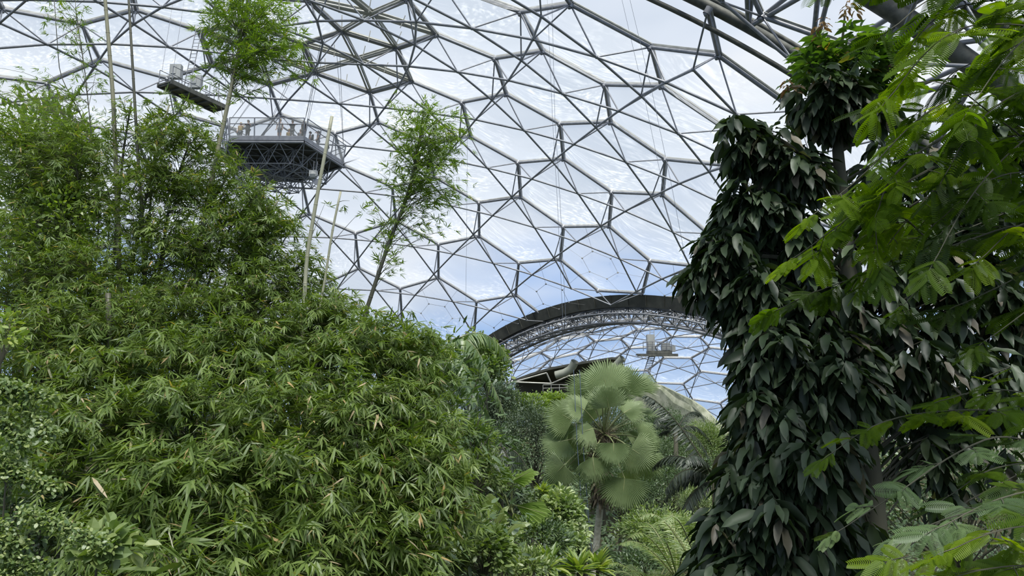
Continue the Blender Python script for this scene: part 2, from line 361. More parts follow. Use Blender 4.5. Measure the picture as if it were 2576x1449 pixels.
def web(c1,c2,sh,w=.06):
    a_=arcp(chords[c1][0],chords[c1][1],tt);b_=arcp(chords[c2][0],chords[c2][1],tt+sh*(tt[1]-tt[0])); wb.tubes(a_,b_,w,5)
for c1,c2 in ((0,1),(0,2),(3,2),(0,4),(4,1)):
    web(c1,c2,.5);web(c1,c2,-.5)
web(1,2,0);web(1,2,1);web(0,3,0);web(0,3,1)
wb.build('web_strut',STEEL,arch,ac+A(0,0,ar))['kind']='structure'
# near arch: heavy chords sweeping down at upper right
nc=A(CM[0],YN,CM[2]); nr=math.sqrt(RM**2-(CM[1]-YN)**2)
def narc(r,y,th): th=np.asarray(th)[:,None]; return nc+A(1,0,0)*r*np.sin(th)+A(0,0,1)*r*np.cos(th)+A(0,y,0)
na=thing('near_arch_truss','massive grey tubular truss arch crossing the upper right above the dark trees','roof arch',nc+A(0,0,nr),kind='structure')
th=np.linspace(.1,1.15,50); m=MB()
NCH=[(nr+.55,0,.28),(nr+.3,-6.5,.44),(nr+1.6,-7.5,.30),(nr+1.3,.5,.15),(nr-.3,.3,.13)]
for r_,y_,w_ in NCH: m.tube(narc(r_,y_,th),w_,12)
m.build('heavy_chord_tube',STEEL_D,na,nc+A(0,0,nr),smooth=True)['kind']='structure'
m=MB(); t2=np.arange(.12,1.1,.062)
for k,t in enumerate(t2):
    a_=narc(NCH[0][0],NCH[0][1],[t])
    for c_ in (1,2):
        for s_ in (-.04,.035): m.tubes(a_,narc(NCH[c_][0],NCH[c_][1],[t+s_]),.12,8)
    m.tubes(narc(NCH[1][0],NCH[1][1],[t]),narc(NCH[2][0],NCH[2][1],[t+.03]),.11,8)
m.build('lattice_brace',STEEL,na,nc+A(0,0,nr),smooth=True)['kind']='structure'

# ------------------------------------------------------------------ built things inside the domes
CONC=solid('mossy_concrete',(.26,.29,.20),.9,0,(.50,.52,.41),1.9,.5,(1.,1,.8),10.)
WHITE=solid('weathered_white_paint',(.30,.32,.33),.5,0,(.40,.42,.42),1.5)
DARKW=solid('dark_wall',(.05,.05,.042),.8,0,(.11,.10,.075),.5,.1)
SKIN=solid('skin',(.42,.26,.19),.6); 
def cloth(n,c): return solid(n,c,.85)
def glassy():
    m,nt,out=nodes('safety_net'); L=nt.links.new
    t=N(nt,'ShaderNodeBsdfTransparent'); t.inputs[0].default_value=(.95,.96,.97,1); d=N(nt,'ShaderNodeBsdfDiffuse'); d.inputs[0].default_value=(.62,.64,.64,1)
    m2=N(nt,'ShaderNodeMixShader'); m2.inputs[0].default_value=.26; L(t.outputs[0],m2.inputs[1]); L(d.outputs[0],m2.inputs[2]); L(m2.outputs[0],out.inputs[0]); return m
NET=glassy()
HD=22.0   # lookout deck height above the eye
def on_h(px,py,h=HD):
    d=at(px,py,1.0)-CAM; return CAM+d*(h/d[2])
N1,N2,R1,F1,F2,L1=[on_h(*q) for q in((577,351),(765,352),(862,414),(752,452),(636,438),(563,395))]
DP=np.array([N1,N2,R1,F1,F2,L1]); dc=DP.mean(0)
look=thing('lookout_platform','big hexagonal lookout platform of dark decking on a grey space frame hung under the dome','platform',dc)
m=MB(); top=DP+A(0,0,.14); bot=DP-A(0,0,.12); V=np.concatenate([top,bot,[dc+A(0,0,.14),dc-A(0,0,.12)]])
m.add(V,[(12,i,(i+1)%6) for i in range(6)]+[(13,6+(i+1)%6,6+i) for i in range(6)],[(i,6+i,6+(i+1)%6,(i+1)%6) for i in range(6)]); m.build('deck',DECK,look,dc)
# space frame
m=MB(); g=[];lo=[]
n=3
def hexgrid(n):
    pts={}
    for s in range(6):
        for i in range(n+1):
            for j in range(n+1-i):
                p=dc*(1-(i+j)/n)+DP[s]*(i/n)+DP[(s+1)%6]*(j/n); pts[tuple(np.round(p,3))]=(p,s,i,j)
    return pts
tri=[]
for s in range(6):
    a,b=DP[s]-dc,DP[(s+1)%6]-dc
    P=lambda i,j:dc+a*i/n+b*j/n-A(0,0,.2)
    for i in range(n):
        for j in range(n-i):
            t=[P(i,j),P(i+1,j),P(i,j+1)]; m.tubes(t,t[1:]+t[:1],.045,6)
            cl=(np.mean(t,0)-dc)*.93+dc-A(0,0,1.5); m.tubes([cl]*3,t,.035,6); lo.append(cl)
lo=np.array(lo)
D_=np.linalg.norm(lo[:,None]-lo[None],axis=2); ii,jj=np.where((D_<np.median(np.sort(D_,1)[:,3])*1.25)&(D_>.05)); k_=ii<jj
m.tubes(lo[ii[k_]],lo[jj[k_]],.045,6); m.balls(lo,.09)
m.tubes(DP-A(0,0,.2),np.roll(DP,-1,0)-A(0,0,.2),.10,8)
m.build('space_frame',STEEL,look,dc)
# railing leaning out
for s in range(6):
    a,b=DP[s],DP[(s+1)%6]; nrm=unit(np.cross(b-a,A(0,0,1))); nrm=nrm*np.sign(nrm@((a+b)/2-dc)); m=MB(); k=4
    off=A(0,0,1.75)+nrm*.25; m.tubes([a+off,a+off*.72,a+A(0,0,.3)],[b+off,b+off*.72,b+A(0,0,.3)],.035,6)
    ps=[a+(b-a)*i/(k-1) for i in range(k)]; m.tubes(ps,[p+off for p in ps],.05,6); m.box((a+b)/2+A(0,0,.12),(np.linalg.norm(b-a),.08,.34),[unit(b-a),nrm,A(0,0,1)])
    m.build('railing',STEEL,look,dc)
    m=MB(); m.add([a+A(0,0,.3),b+A(0,0,.3),b+off,a+off],None,[(0,1,2,3)]); m.build('safety_net_panel',NET,look,dc)
# upswept corner wings
for p,q in((L1,N1),(R1,F1)):
    c=unit(p-dc); c2=unit(q-dc); m=MB(); m.add([p,p+c*1.5+A(0,0,.7),p*.6+q*.4+c*.9+A(0,0,.5),p*.6+q*.4,],None,[(0,1,2,3)]); m.add([p+A(0,0,.06),p+c*1.5+A(0,0,.76),p*.6+q*.4+c*.9+A(0,0,.56),p*.6+q*.4+A(0,0,.06)],None,[(3,2,1,0)]); m.build('canted_fin',STEEL,look,dc)
m=MB()
crown=CM+_unp((792,60))*RM*.965
for s in range(6):
    for e in (-.12,.12): m.tubes([DP[s]+A(0,0,1.7)],[crown+(DP[s]-dc)*.35+A(e,0,0)],.016,4)
m.build('suspension_cable',solid('cable_grey',(.25,.27,.3),.5,.5),look,dc)
# lift and stair shaft under the platform
sx=(at(647,520,66.)[0]); sy=66.; zt=dc[2]-1.7
sh=thing('stair_shaft','tall dark lattice stair shaft rising behind bamboo to the lookout platform','tower',(sx,sy,0)); m=MB()
for dx in(-1,1):
    for dy in(-1,1): m.tubes([(sx+dx*.75,sy+dy*.75,4)],[(sx+dx*.75,sy+dy*.75,zt)],.09,6)
m.build('corner_post',STEEL_D,sh,(sx,sy,0)); m=MB()
for z in np.arange(5,zt,.38): m.box((sx,sy-.75,z),(1.5,.05,.13)); m.box((sx-.75,sy,z),(.05,1.5,.13)); m.box((sx+.75,sy,z),(.05,1.5,.13))
m.build('louvre_slat',STEEL_D,sh,(sx,sy,0)); m=MB(); m.box((sx,sy+.2,(zt+5)/2+4),(.8,.8,zt-12)); m.build('lift_core',DECK,sh,(sx,sy,0))
# covered floodlights under the deck
for px,py,lb in((603,436,'pale covered floodlight hanging under the platform beside the shaft'),(790,428,'boxy floodlight with grey flap hanging under the outer corner of the platform')):
    p=on_h(px,py-22,HD-1.5); fl=thing('floodlight',lb,'lamp',p); m=MB(); q=p-A(0,0,.8); m.tubes([p,p+A(.3,0,0)],[q,q+A(.2,0,0)],.03,5); m.build('bracket',STEEL,fl,p)
    m=MB(); m.balls([q-A(0,0,.35)],.36,10); m.box(q-A(0,0,.25),(.6,.45,.5)); m.build('lamp_housing',WHITE,fl,p,smooth=False)
    m=MB(); m.box(q-A(-.35,0,.95),(.7,.05,.5),[unit(A(1,0,-.5)),A(0,1,0),unit(A(.5,0,1))]); m.build('shield_flap',STEEL,fl,p)
# ------------------------------------------------------------------ people
def skinned(name,pts,edges,rad,mat,parent,root=0,sub=1):
    me=bpy.data.meshes.new(name); me.from_pydata([tuple(map(float,p)) for p in pts],edges,[]); o=bpy.data.objects.new(name,me); COL.objects.link(o); o.parent=parent
    sk=o.modifiers.new('skin','SKIN'); me.skin_vertices.new() if not me.skin_vertices else None
    for i,r in enumerate(rad): me.skin_vertices[0].data[i].radius=(r,r*.86) if not isinstance(r,tuple) else r; me.skin_vertices[0].data[i].use_root=(i==root)
    ss=o.modifiers.new('sub','SUBSURF'); ss.levels=sub; ss.render_levels=sub; me.materials.append(mat); return o
def person(loc,face,label,shirt,legs,hair,h=1.7,armL=None,armR=None,sit=False,bag=None,longleg=True):
    """face: heading of the chest in radians; arms: (elbow, hand) offsets in body axes (side, front, up) from the shoulder"""
    r=thing('person',label,'person',loc); r.rotation_euler=(0,0,face); s=h/1.7; dn=.42 if sit else 0
    P=[];E_=[];Rd=[]
    def v(x,y,z,rad,par=None):
        P.append(A(x,y,z-dn)*s);Rd.append((rad*s,rad*s*.85) if not isinstance(rad,tuple) else (rad[0]*s,rad[1]*s)); 
        if par is not None: E_.append((par,len(P)-1))
        return len(P)-1
    pel=v(0,0,.92,(.15,.11)); ab=v(0,.0,1.1,(.135,.10),pel); chs=v(0,0,1.3,(.165,.115),ab); nk=v(0,0,1.44,.055,chs); hd0=v(0,.01,1.52,.075,nk); hd=v(0,.02,1.60,(.085,.10),hd0); tp=v(0,.01,1.68,.06,hd)
    arms={}
    for sd,arm in((-1,armL),(1,armR)):
        sh_=v(sd*.18,0,1.38,.06,chs); el=arm[0] if arm else (sd*.05,-.02,-.28); hn=arm[1] if arm else (sd*.06,.08,-.52)
        e=v(sd*.18+el[0],el[1],1.38+el[2],.042,sh_); w=v(sd*.18+hn[0],hn[1],1.38+hn[2],.03,e); pm=v(sd*.18+hn[0],hn[1]+.05,1.38+hn[2]-.05,(.045,.02),w); arms[sd]=(sh_,e,w)
        for k in range(4): a=v(sd*.18+hn[0]+(k-1.5)*.022,hn[1]+.085,1.38+hn[2]-.09,.011,pm); v(sd*.18+hn[0]+(k-1.5)*.024,hn[1]+.09+.01*(k%3),1.38+hn[2]-.13,.009,a)
        v(sd*.18+hn[0]-sd*.05,hn[1]+.07,1.38+hn[2]-.05,.011,pm)
    lg={}
    for sd in(-1,1):
        hp=v(sd*.09,0,.86,.10,pel)
        if sit: kn=v(sd*.10,.42,.86,.07,hp); an=v(sd*.10,.45,.50,.045,kn); ft=v(sd*.11,.58,.45,.04,an)
        else: kn=v(sd*.10,.02,.48,.065,hp); an=v(sd*.10,-.02,.09,.042,kn); ft=v(sd*.11,.13,.04,.04,an)
        lg[sd]=(hp,kn,an)
    skinned('body',P,E_,Rd,SKIN,r)
    P=[np.array(p) for p in P]
    idx=[pel,ab,chs]; pts=[P[pel]-A(0,0,.05),P[ab],P[chs],P[chs]+A(0,0,.11)*s]; ed=[(0,1),(1,2),(2,3)]; rd=[(.20*s,.15*s),(.18*s,.14*s),(.19*s,.14*s),(.07*s,.07*s)]
    for sd in(-1,1): pts+= [P[arms[sd][0]],(P[arms[sd][0]]+P[arms[sd][1]]*2)/3]; k=len(pts); ed+=[(2,k-2),(k-2,k-1)]; rd+=[.075*s,.058*s]
    skinned('shirt',pts,ed,rd,shirt,r)
    pts=[P[pel]]; ed=[];rd=[(.165*s,.13*s)]
    for sd in(-1,1):
        hp,kn,an=lg[sd]; e_=P[an] if longleg else P[kn]*.85+P[hp]*.15; pts+=[P[hp],P[kn]*(.5 if not longleg else 1)+P[hp]*(.5 if not longleg else 0),e_]; k=len(pts); ed+=[(0,k-3),(k-3,k-2),(k-2,k-1)]; rd+=[.115*s,.085*s,.065*s if longleg else .09*s]
    skinned('trousers' if longleg else 'shorts',pts,ed,rd,legs,r)
    m=MB(); c=P[hd]+A(0,-.02,.03)*s; m.balls([c,c+A(0,-.05,-.04)*s],[.11*s,.10*s],10); m.build('hair',hair,r,smooth=True)
    m=MB()
    for sd in(-1,1): m.balls([P[hd]+A(sd*.035,.095,0)*s],.012*s,6)
    m.tubes([P[hd]+A(0,.09,-.01)*s],[P[hd]+A(0,.125,-.035)*s],.014*s,5); m.box(P[hd]+A(0,.09,-.07)*s,(.05*s,.02*s,.012*s)); m.build('face',solid('face_features',(.2,.1,.08),.6),r)
    if bag: m=MB(); m.box(A(0,-.22,1.2-dn)*s,(.32*s,.18*s,.42*s)); m.build('backpack',bag,r)
    return r
dk,gy,lt,ol=cloth('black_cotton',(.03,.032,.035)),cloth('grey_cotton',(.16,.17,.18)),cloth('pale_cotton',(.55,.56,.57)),cloth('mustard_cotton',(.35,.27,.10))
HB,HL=solid('dark_hair',(.02,.015,.012),.5),solid('fair_hair',(.35,.25,.12),.5)
def onp(px,back,z=.14):
    p=on_h(px,351); return p+A(0,back,z)
reach=((.12,.15,-.12),(.35,.3,-.02)); 
person(onp(616,.5),PI*.92,'person in a dark top leaning on the platform railing with one arm stretched out sideways',dk,dk,HB,armR=reach,armL=((-.12,.15,-.2),(-.05,.4,-.15)))
person(onp(594,.8),PI,'person in a mustard top beside the corner post of the platform',ol,gy,HL,1.62,armL=((-.1,.1,-.2),(-.02,.35,-.1)))
person(onp(697,.5),PI,'person in a pale T-shirt and dark shorts standing at the platform railing',lt,gy,HL,1.8,longleg=False)
person(onp(729,.5),PI*1.02,'black-haired person holding both elbows out on the platform railing',dk,gy,HB,1.68,armL=((-.25,.1,-.05),(-.12,.3,-.12)),armR=((.25,.1,-.05),(.12,.3,-.12)))
person(onp(757,.6),PI*.9,'person in a black top behind the right end post of the front railing',dk,dk,HB,1.66)
person(onp(715,1.15),PI,'fair-haired person sitting on the platform deck next to the black-haired person',ol,gy,HL,1.6,sit=True)
person(onp(744,1.2),PI*1.1,'dark-haired person sitting low on the deck between two standing people',gy,dk,HB,1.55,sit=True)
def onr(t,back=.5): p=N2*(1-t)+R1*t; q=unit(dc-p); return p+q*back+A(0,0,.14)
person(onr(.22),PI*.6,'bearded person with a bag crouched by the receding railing nearest the corner',gy,dk,HB,1.6,sit=True,bag=dk)
person(onr(.45),PI*.55,'person with raised hand at the middle of the receding platform railing',gy,gy,HB,1.75,armR=((.1,.1,.15),(.05,.2,.33)))
person(onr(.72),PI*.55,'person in grey near the outer corner of the receding platform railing',lt,gy,HB,1.72)
# ------------------------------------------------------------------ maintenance gantry hung from the crown, upper left
Yg=51.; u1=at(440,212,Yg);u2=at(551,268,Yg-2.2); u2[2]=u1[2]; 
gd=unit(A(u2[0]-u1[0],-3.6,0)); u1=u1; gl=4.4; gs=unit(np.cross(A(0,0,1),gd)); gx=[gd,gs,A(0,0,1)]
# deck seen from beneath: near end is higher in the picture, so it runs away from the eye to the right
gd=unit(A(2.3,4.6,0)); gs=unit(np.cross(A(0,0,1),gd)); gx=[gd,gs,A(0,0,1)]; gc=at(487,243,Yg)
gr=thing('maintenance_gantry','narrow grey maintenance gantry with railings hanging beneath the dome left of the lookout platform','gantry',gc)
m=MB(); m.box(gc,(gl+.6,1.35,.12),gx); 
for s_ in(-1,1): m.box(gc+gs*s_*.68-A(0,0,.02),(gl+.6,.1,.32),gx)
for k in np.linspace(-2.4,2.4,7): m.box(gc+gd*k-A(0,0,.1),(.08,1.3,.14),gx)
m.build('deck_beam',STEEL_D,gr,gc); m=MB()
for s_ in(-1,1):
    e=gc+gs*s_*.68
    for k in np.linspace(-2.4,2.4,7): m.tubes([e+gd*k],[e+gd*k+A(0,0,1.15)],.028,5)
    for z in(.55,1.15): m.tubes([e-gd*2.4+A(0,0,z)],[e+gd*2.4+A(0,0,z)],.028,5)
m.build('railing',STEEL,gr,gc); m=MB(); la=at(471,215,Yg)
for s_ in(-.22,.22): m.tubes([la+A(s_,0,0)],[la+A(s_+.1,1,5.2)],.035,5)
for z in np.arange(.2,5.2,.32): m.tubes([la+A(-.22+.1*z/5.2,z/5.2,z)],[la+A(.22+.1*z/5.2,z/5.2,z)],.02,4)
for k in(-2.3,2.3):
    for s_ in(-.6,.6): m.tubes([gc+gd*k+gs*s_+A(0,0,1.1)],[gc+gd*k*.8+gs*s_+A(0,0,7.5)],.014,4)
m.build('access_ladder',STEEL,gr,gc); 
for px,py,hh in((443,181,1.05),(494,207,.95)):
    m=MB(); p=at(px,py,Yg); m.box(p,(.8,.4,hh)); m.box(p+A(-.1,-.22,.1),(.35,.05,hh*.6)); m.build('control_cabinet',WHITE,gr,gc)
# second smaller access platform inside the far dome
Yr=90.; rc=at(1652,892,Yr); ra=thing('rope_access_platform','small grey access platform with lift cage hanging in the far dome beyond the arch','platform',rc)
m=MB(); m.box(rc,(4.9,1.2,.12)); m.box(rc+A(0,-.6,-.15),(4.9,.1,.25)); m.box(rc+A(.3,0,.25),(2.9,1.2,.35)); m.build('deck_beam',STEEL_D,ra,rc)
m=MB()
for k in np.linspace(-1.7,1.7,7):
    m.tubes([rc+A(k,-.6,.4)],[rc+A(k,-.6,1.5)],.04,4)
for z in(.95,1.5): m.tubes([rc+A(-1.7,-.6,z)],[rc+A(1.7,-.6,z)],.035,4)
m.build('railing',STEEL,ra,rc)
m=MB(); m.box(rc+A(-.7,0,1.4),(.9,.8,2.),None); m.box(rc+A(1.1,0,.95),(1.0,.8,.9)); m.box(rc+A(1.9,0,.7),(.7,.5,.7)); m.build('hoist_cabinet',WHITE,ra,rc)
m=MB()
def ladder(a,b,w,r,n):
    a=np.array(a);b=np.array(b)
    for s_ in(-w,w): m.tubes([a+A(s_,0,0)],[b+A(s_,0,0)],r,5)
    for t in np.linspace(.02,.98,n): p=a*(1-t)+b*t; m.tubes([p-A(w,0,0)],[p+A(w,0,0)],r*.7,4)
ladder(rc+A(-.5,0,2),rc+A(-.2,1,5.2),.25,.04,10); m.build('upper_ladder',STEEL,ra,rc); m=MB(); ladder(rc+A(-.5,0,0),at(1620,958,Yr),.36,.06,16); m.build('ladder',STEEL,ra,rc)
# ------------------------------------------------------------------ canopy building under the arch, ducts, concrete wall
Yb=72.; bc=at(1400,965,Yb)
cn=thing('canopy_roof','sloping grey-green canopy roof on tubular struts in front of the far dome','roof',bc)
top=[(1290,961),(1336,944),(1380,931),(1426,922),(1480,913),(1540,904),(1562,906)]; low=[(1296,963),(1340,954),(1387,965),(1430,962),(1480,955),(1540,945),(1575,940)]
m=MB(); a_=np.array([at(x,y,Yb) for x,y in top]); b_=np.array([at(x,y,Yb+6) for x,y in low]); i=np.arange(6)
m.add(np.concatenate([a_,b_]),None,np.stack([i,i+1,i+8,i+7],-1)); m.add(np.concatenate([a_+A(0,0,.22),b_+A(0,0,.22),a_]),None,np.concatenate([np.stack([i,i+7,i+8,i+1],-1),np.stack([14+i,i,i+1,15+i],-1)]))
m.build('roof_sheet',GUTTER,cn,bc); m=MB(); fr=[at(x,y,Yb-.3) for x,y in((1293,961),(1387,965),(1430,946),(1480,940),(1385,955),(1375,938))]
m.tubes([fr[0],fr[1],fr[2],fr[1],fr[0]],[fr[1],fr[2],fr[3],fr[5],fr[5]],.08,6); m.build('tubular_strut',ALU,cn,bc)
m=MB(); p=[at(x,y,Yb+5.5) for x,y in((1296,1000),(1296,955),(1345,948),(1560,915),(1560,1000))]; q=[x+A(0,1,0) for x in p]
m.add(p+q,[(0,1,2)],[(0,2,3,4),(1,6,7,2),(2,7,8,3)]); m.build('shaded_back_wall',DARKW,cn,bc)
for pts,r_,lb in(([(1398,944),(1420,938),(1434,930),(1441,921),(1446,910)],.38,'large grey ventilation duct bending up to an open round mouth'),([(1536,930),(1548,920),(1558,910),(1566,901)],.34,'shorter grey ventilation duct pointing up beside the palm crown')):
    P=np.array([at(x,y,Yb-1-.25*k) for k,(x,y) in enumerate(pts)]); d=thing('ventilation_duct',lb,'duct',P[0]); m=MB(); m.tube(P,r_,14,cap=False); m.tube(P[::-1],r_*.9,14,cap=False); m.build('duct_body',solid('duct_grey',(.27,.29,.24),.6,.1,(.36,.38,.32),1.),d,P[0],smooth=True)
    m=MB(); m.tube([P[-1]-unit(P[-1]-P[-2])*.4,P[-1]-unit(P[-1]-P[-2])*.38],r_*.9,14); m.build('duct_mouth',DECK,d,P[0]); 
    m=MB(); m.tube([P[-1],P[-1]+unit(P[-1]-P[-2])*.03],r_*1.03,14,cap=False); m.build('flange',ALU,d,P[0])
m=MB(); a_,b_=at(1366,985,Yb-4),at(1428,984,Yb-4)
for t in np.linspace(0,1,4): p=a_*(1-t)+b_*t; m.tubes([p],[p+A(0,0,.6)],.03,4)
m.tubes([a_+A(0,0,.6),a_+A(0,0,.3)],[b_+A(0,0,.6),b_+A(0,0,.3)],.025,4); props(m.build('handrail',ALU,None,a_),'pale metal handrail on the ledge above the yellow-green climber','railing')
# curved concrete wall sloping down to the right
wt=[(1560,932,74),(1612,955,73),(1661,968,72),(1694,984,71),(1739,1006,69.5),(1767,1025,68.5),(1790,1046,68),(1830,1090,67)]
a_=np.array([at(*q) for q in wt]); b_=a_-A(0,0,5.5); c_=a_+A(.5,1.2,0); m=MB(); i=np.arange(len(wt)-1); n_=len(wt)
# ragged sprayed face in several courses
rng=np.random.default_rng(5); rows=[a_,a_-A(0,.15,.5)+rng.normal(0,.08,a_.shape),a_-A(0,.1,1.1)+rng.normal(0,.08,a_.shape),b_]
V=np.concatenate(rows+[c_]); Q=[]
for r_ in range(3): Q+= [(r_*n_+k,r_*n_+k+1,(r_+1)*n_+k+1,(r_+1)*n_+k) for k in range(n_-1)]
Q+=[(4*n_+k,4*n_+k+1,k+1,k) for k in range(n_-1)]; m.add(V,None,Q); props(m.build('wall_rear',CONC,None,a_[0]),'pale mossy concrete wall sloping down behind the palms','wall',kind='structure')
# ------------------------------------------------------------------ loose cables hanging in front of the net
CABM=solid('thin_steel_cable',(.2,.22,.25),.4,.6)
def cable(pts,r,lb):
    m=MB(); m.tube(np.array([at(*q) for q in pts]),r,5); props(m.build('hanging_cable',CABM,None,at(*pts[-1])),lb,'cable','thin cables hanging from the dome')
cabs=[[(1388,-20,42),(1396,300,42),(1409,506,42),(1424,820,42)],[(1376,-20,44),(1390,300,44),(1402,506,44),(1417,830,44)],[(1580,-20,40),(1640,230,40),(1690,470,40),(1722,640,40)],[(1560,-20,42),(1618,230,42),(1668,470,42)],[(1176,330,60),(1174,560,60),(1172,760,60)]]
for c in cabs[:2]: cable(c,.011,'thin vertical cable dropping down the middle of the dome towards the palm')
for c in cabs[2:4]: 
    m=MB(); m.tube(np.array([at(*q) for q in c]),.011,5); props(m.build('hanging_cable',CABM,None,at(*c[-1])),'thin slanting cable crossing the large foil cushions left of the dark tree','cable','slanting cables across the cushions')
m=MB(); m.tube(np.array([at(*q) for q in cabs[4]]),.011,5); props(m.build('hanging_cable',CABM,None,at(*cabs[4][-1])),'thin cable hanging beside the tall bamboo crown','cable')
for x0 in (1443,1458):
    c=[(x0,930,26.5),(x0+9,1120,26.5),(x0+22,1300,26.5),(x0+35,1430,26.5)]
    m=MB(); m.tube(np.array([at(*q) for q in c]),.011,5); props(m.build('rope',solid('blue_rope',(.10,.14,.22),.6),None,at(*c[-1])),'thin dark blue rope hanging in front of the fan palm','rope','pair of ropes in front of the fan palm')

# ------------------------------------------------------------------ plants
def G(x,y):
    z=np.interp(y,[-14,0,4,9,14,20,28,38,45,60,72,80,95,130],[7.3,7.3,5.6,3.2,2.4,1.2,0,1.2,2.4,6.0,8.6,8.4,4.5,4])
    return z+.1*np.maximum(0,np.abs(np.asarray(x)+2)-22)+.25*np.sin(np.asarray(x)*.5+y*.3)
LG=leaf_mat
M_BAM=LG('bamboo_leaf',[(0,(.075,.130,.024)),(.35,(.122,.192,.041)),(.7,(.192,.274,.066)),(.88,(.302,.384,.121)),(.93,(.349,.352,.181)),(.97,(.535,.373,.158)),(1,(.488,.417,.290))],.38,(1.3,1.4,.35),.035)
M_BAMT=LG('bamboo_leaf_sunlit_tone',[(0,(.097,.163,.022)),(.6,(.178,.273,.046)),(.95,(.302,.378,.072)),(1,(.486,.336,.084))],.45,(1.3,1.5,.35),.04)  # lit copy of the bamboo leaf, sunny brightness put into its colour
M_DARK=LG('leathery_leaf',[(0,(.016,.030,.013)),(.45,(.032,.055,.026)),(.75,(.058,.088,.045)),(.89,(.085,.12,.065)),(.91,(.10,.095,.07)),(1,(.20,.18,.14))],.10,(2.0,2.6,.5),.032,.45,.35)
M_MANGO=LG('young_leaf_backlit_tone',[(0,(.029,.063,.015)),(.6,(.073,.143,.030)),(.9,(.138,.225,.045)),(.96,(.356,.210,.090)),(1,(.405,.255,.120))],.35,(1.6,1.9,.35),.07,.35)  # young upper-crown leaf, its green brightened to look backlit
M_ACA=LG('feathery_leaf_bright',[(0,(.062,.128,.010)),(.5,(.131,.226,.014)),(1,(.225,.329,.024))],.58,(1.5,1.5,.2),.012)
M_ACD=LG('feathery_leaf_shade_tone',[(0,(.022,.044,.008)),(.6,(.045,.085,.010)),(1,(.105,.18,.014))],.5,(1.6,1.8,.25),.012)  # darker copy of the feathery leaf, canopy shade put into its colour
M_ACP=LG('feathery_leaf_pale',[(0,(.07,.12,.05)),(.6,(.12,.19,.075)),(1,(.19,.27,.11))],.28,(1.2,1.4,.35),.03)
M_FAN=LG('fan_palm_leaf',[(0,(.153,.216,.100)),(.5,(.221,.293,.147)),(1,(.324,.403,.228))],.28,(1.2,1.3,.5),.025,.5)
M_FEA=LG('feather_palm_leaf',[(0,(.078,.136,.048)),(.6,(.147,.232,.080)),(1,(.276,.360,.136))],.28,(1.3,1.5,.4),.08)
M_DAT=LG('date_palm_leaf',[(0,(.022,.032,.022)),(.6,(.040,.056,.036)),(1,(.085,.11,.07))],.15,(1.2,1.3,.6),.04)
M_RACD=solid('dark_rachis',(.035,.035,.02),.6)
M_LIME=LG('lime_leaf',[(0,(.133,.222,.055)),(.5,(.240,.351,.089)),(1,(.426,.492,.157))],.4,(1.3,1.4,.35),.04)
M_MID=LG('mid_green_leaf',[(0,(.094,.161,.050)),(.5,(.177,.256,.081)),(1,(.335,.401,.150))],.32,(1.3,1.5,.35),.05)
M_PALE=LG('pale_broad_leaf',[(0,(.168,.248,.101)),(.5,(.286,.379,.166)),(1,(.488,.554,.297))],.28,(1.2,1.4,.4),.06)
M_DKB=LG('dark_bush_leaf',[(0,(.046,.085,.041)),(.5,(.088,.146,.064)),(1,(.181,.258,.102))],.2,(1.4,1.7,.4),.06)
M_BLU=LG('grey_green_needle',[(0,(.064,.098,.061)),(.6,(.109,.156,.090)),(1,(.179,.234,.126))],.12,(1.2,1.3,.6),.05)
M_OLD=LG('dead_leaf_base',[(0,(.06,.05,.035)),(.6,(.14,.115,.08)),(1,(.25,.21,.15))],.1,(1.1,1.,.8),.03)
M_TWIG=solid('green_brown_twig',(.06,.07,.03),.7,0,(.10,.10,.05),8)
def culm_mat(n,c,c2):
    return solid(n,c,.5,0,c2,3.,0,(1,1,.25))
M_CULM=culm_mat('bamboo_culm_grey',(.15,.15,.10),(.27,.27,.18)); M_CULMD=culm_mat('bamboo_culm_dark',(.04,.045,.035),(.10,.10,.07)); M_CULMP=culm_mat('bamboo_culm_pale',(.30,.31,.22),(.42,.42,.32))  # culm tones: grey, dark and pale
M_NODE=solid('culm_node_ring',(.11,.09,.055),.7); M_BARK=solid('dark_bark',(.045,.048,.036),.85,0,(.10,.10,.07),3.,.3,(1,1,.3)); 
M_PTR=solid('pale_palm_trunk',(.34,.33,.26),.85,0,(.62,.62,.54),5.,.25,(1,1,2.5)); M_PET=solid('palm_petiole',(.18,.22,.09),.5,0,(.28,.30,.15),3.)
# leaf templates: x length, z normal
T_LANCE=(np.array([(0,0,0),(.22,.055,.01),(.22,-.055,.01),(.6,.050,-.02),(.6,-.050,-.02),(1,0,-.10)]),[(0,2,1),(3,4,5)],[(1,2,4,3)])
def lance(w,droop=.1): v=T_LANCE[0].copy(); v[:,1]*=w/.062; v[3:5,2]=-droop*.25; v[5,2]=-droop; return v,T_LANCE[1],T_LANCE[2]
def broad(w=.21,droop=.14,wave=.02,n=7):
    xs=np.linspace(0,1,n); V=[];q=[]
    for i,x in enumerate(xs):
        ww=w*(math.sin(PI*min(x,1)**.85)**.8 if 0<x<1 else (.02 if x==0 else 0.004)); z=-droop*x*x
        wv=wave*math.sin(i*2.1)
        V+=[(x,ww,z+ww*.42+wv),(x,0,z),(x,-ww,z+ww*.42-wv)]
    for i in range(n-1): a=i*3; q+=[(a,a+1,a+4,a+3),(a+1,a+2,a+5,a+4)]
    return np.array(V),[],q
T_BROAD=broad(.155,.18,.03); T_ROUND=broad(.36,.12,.02,5); T_SM=lance(.16,.12); T_RND=lance(.3,.08)
T_RND[0][1:3,0]=.3;T_RND[0][3:5,0]=.75
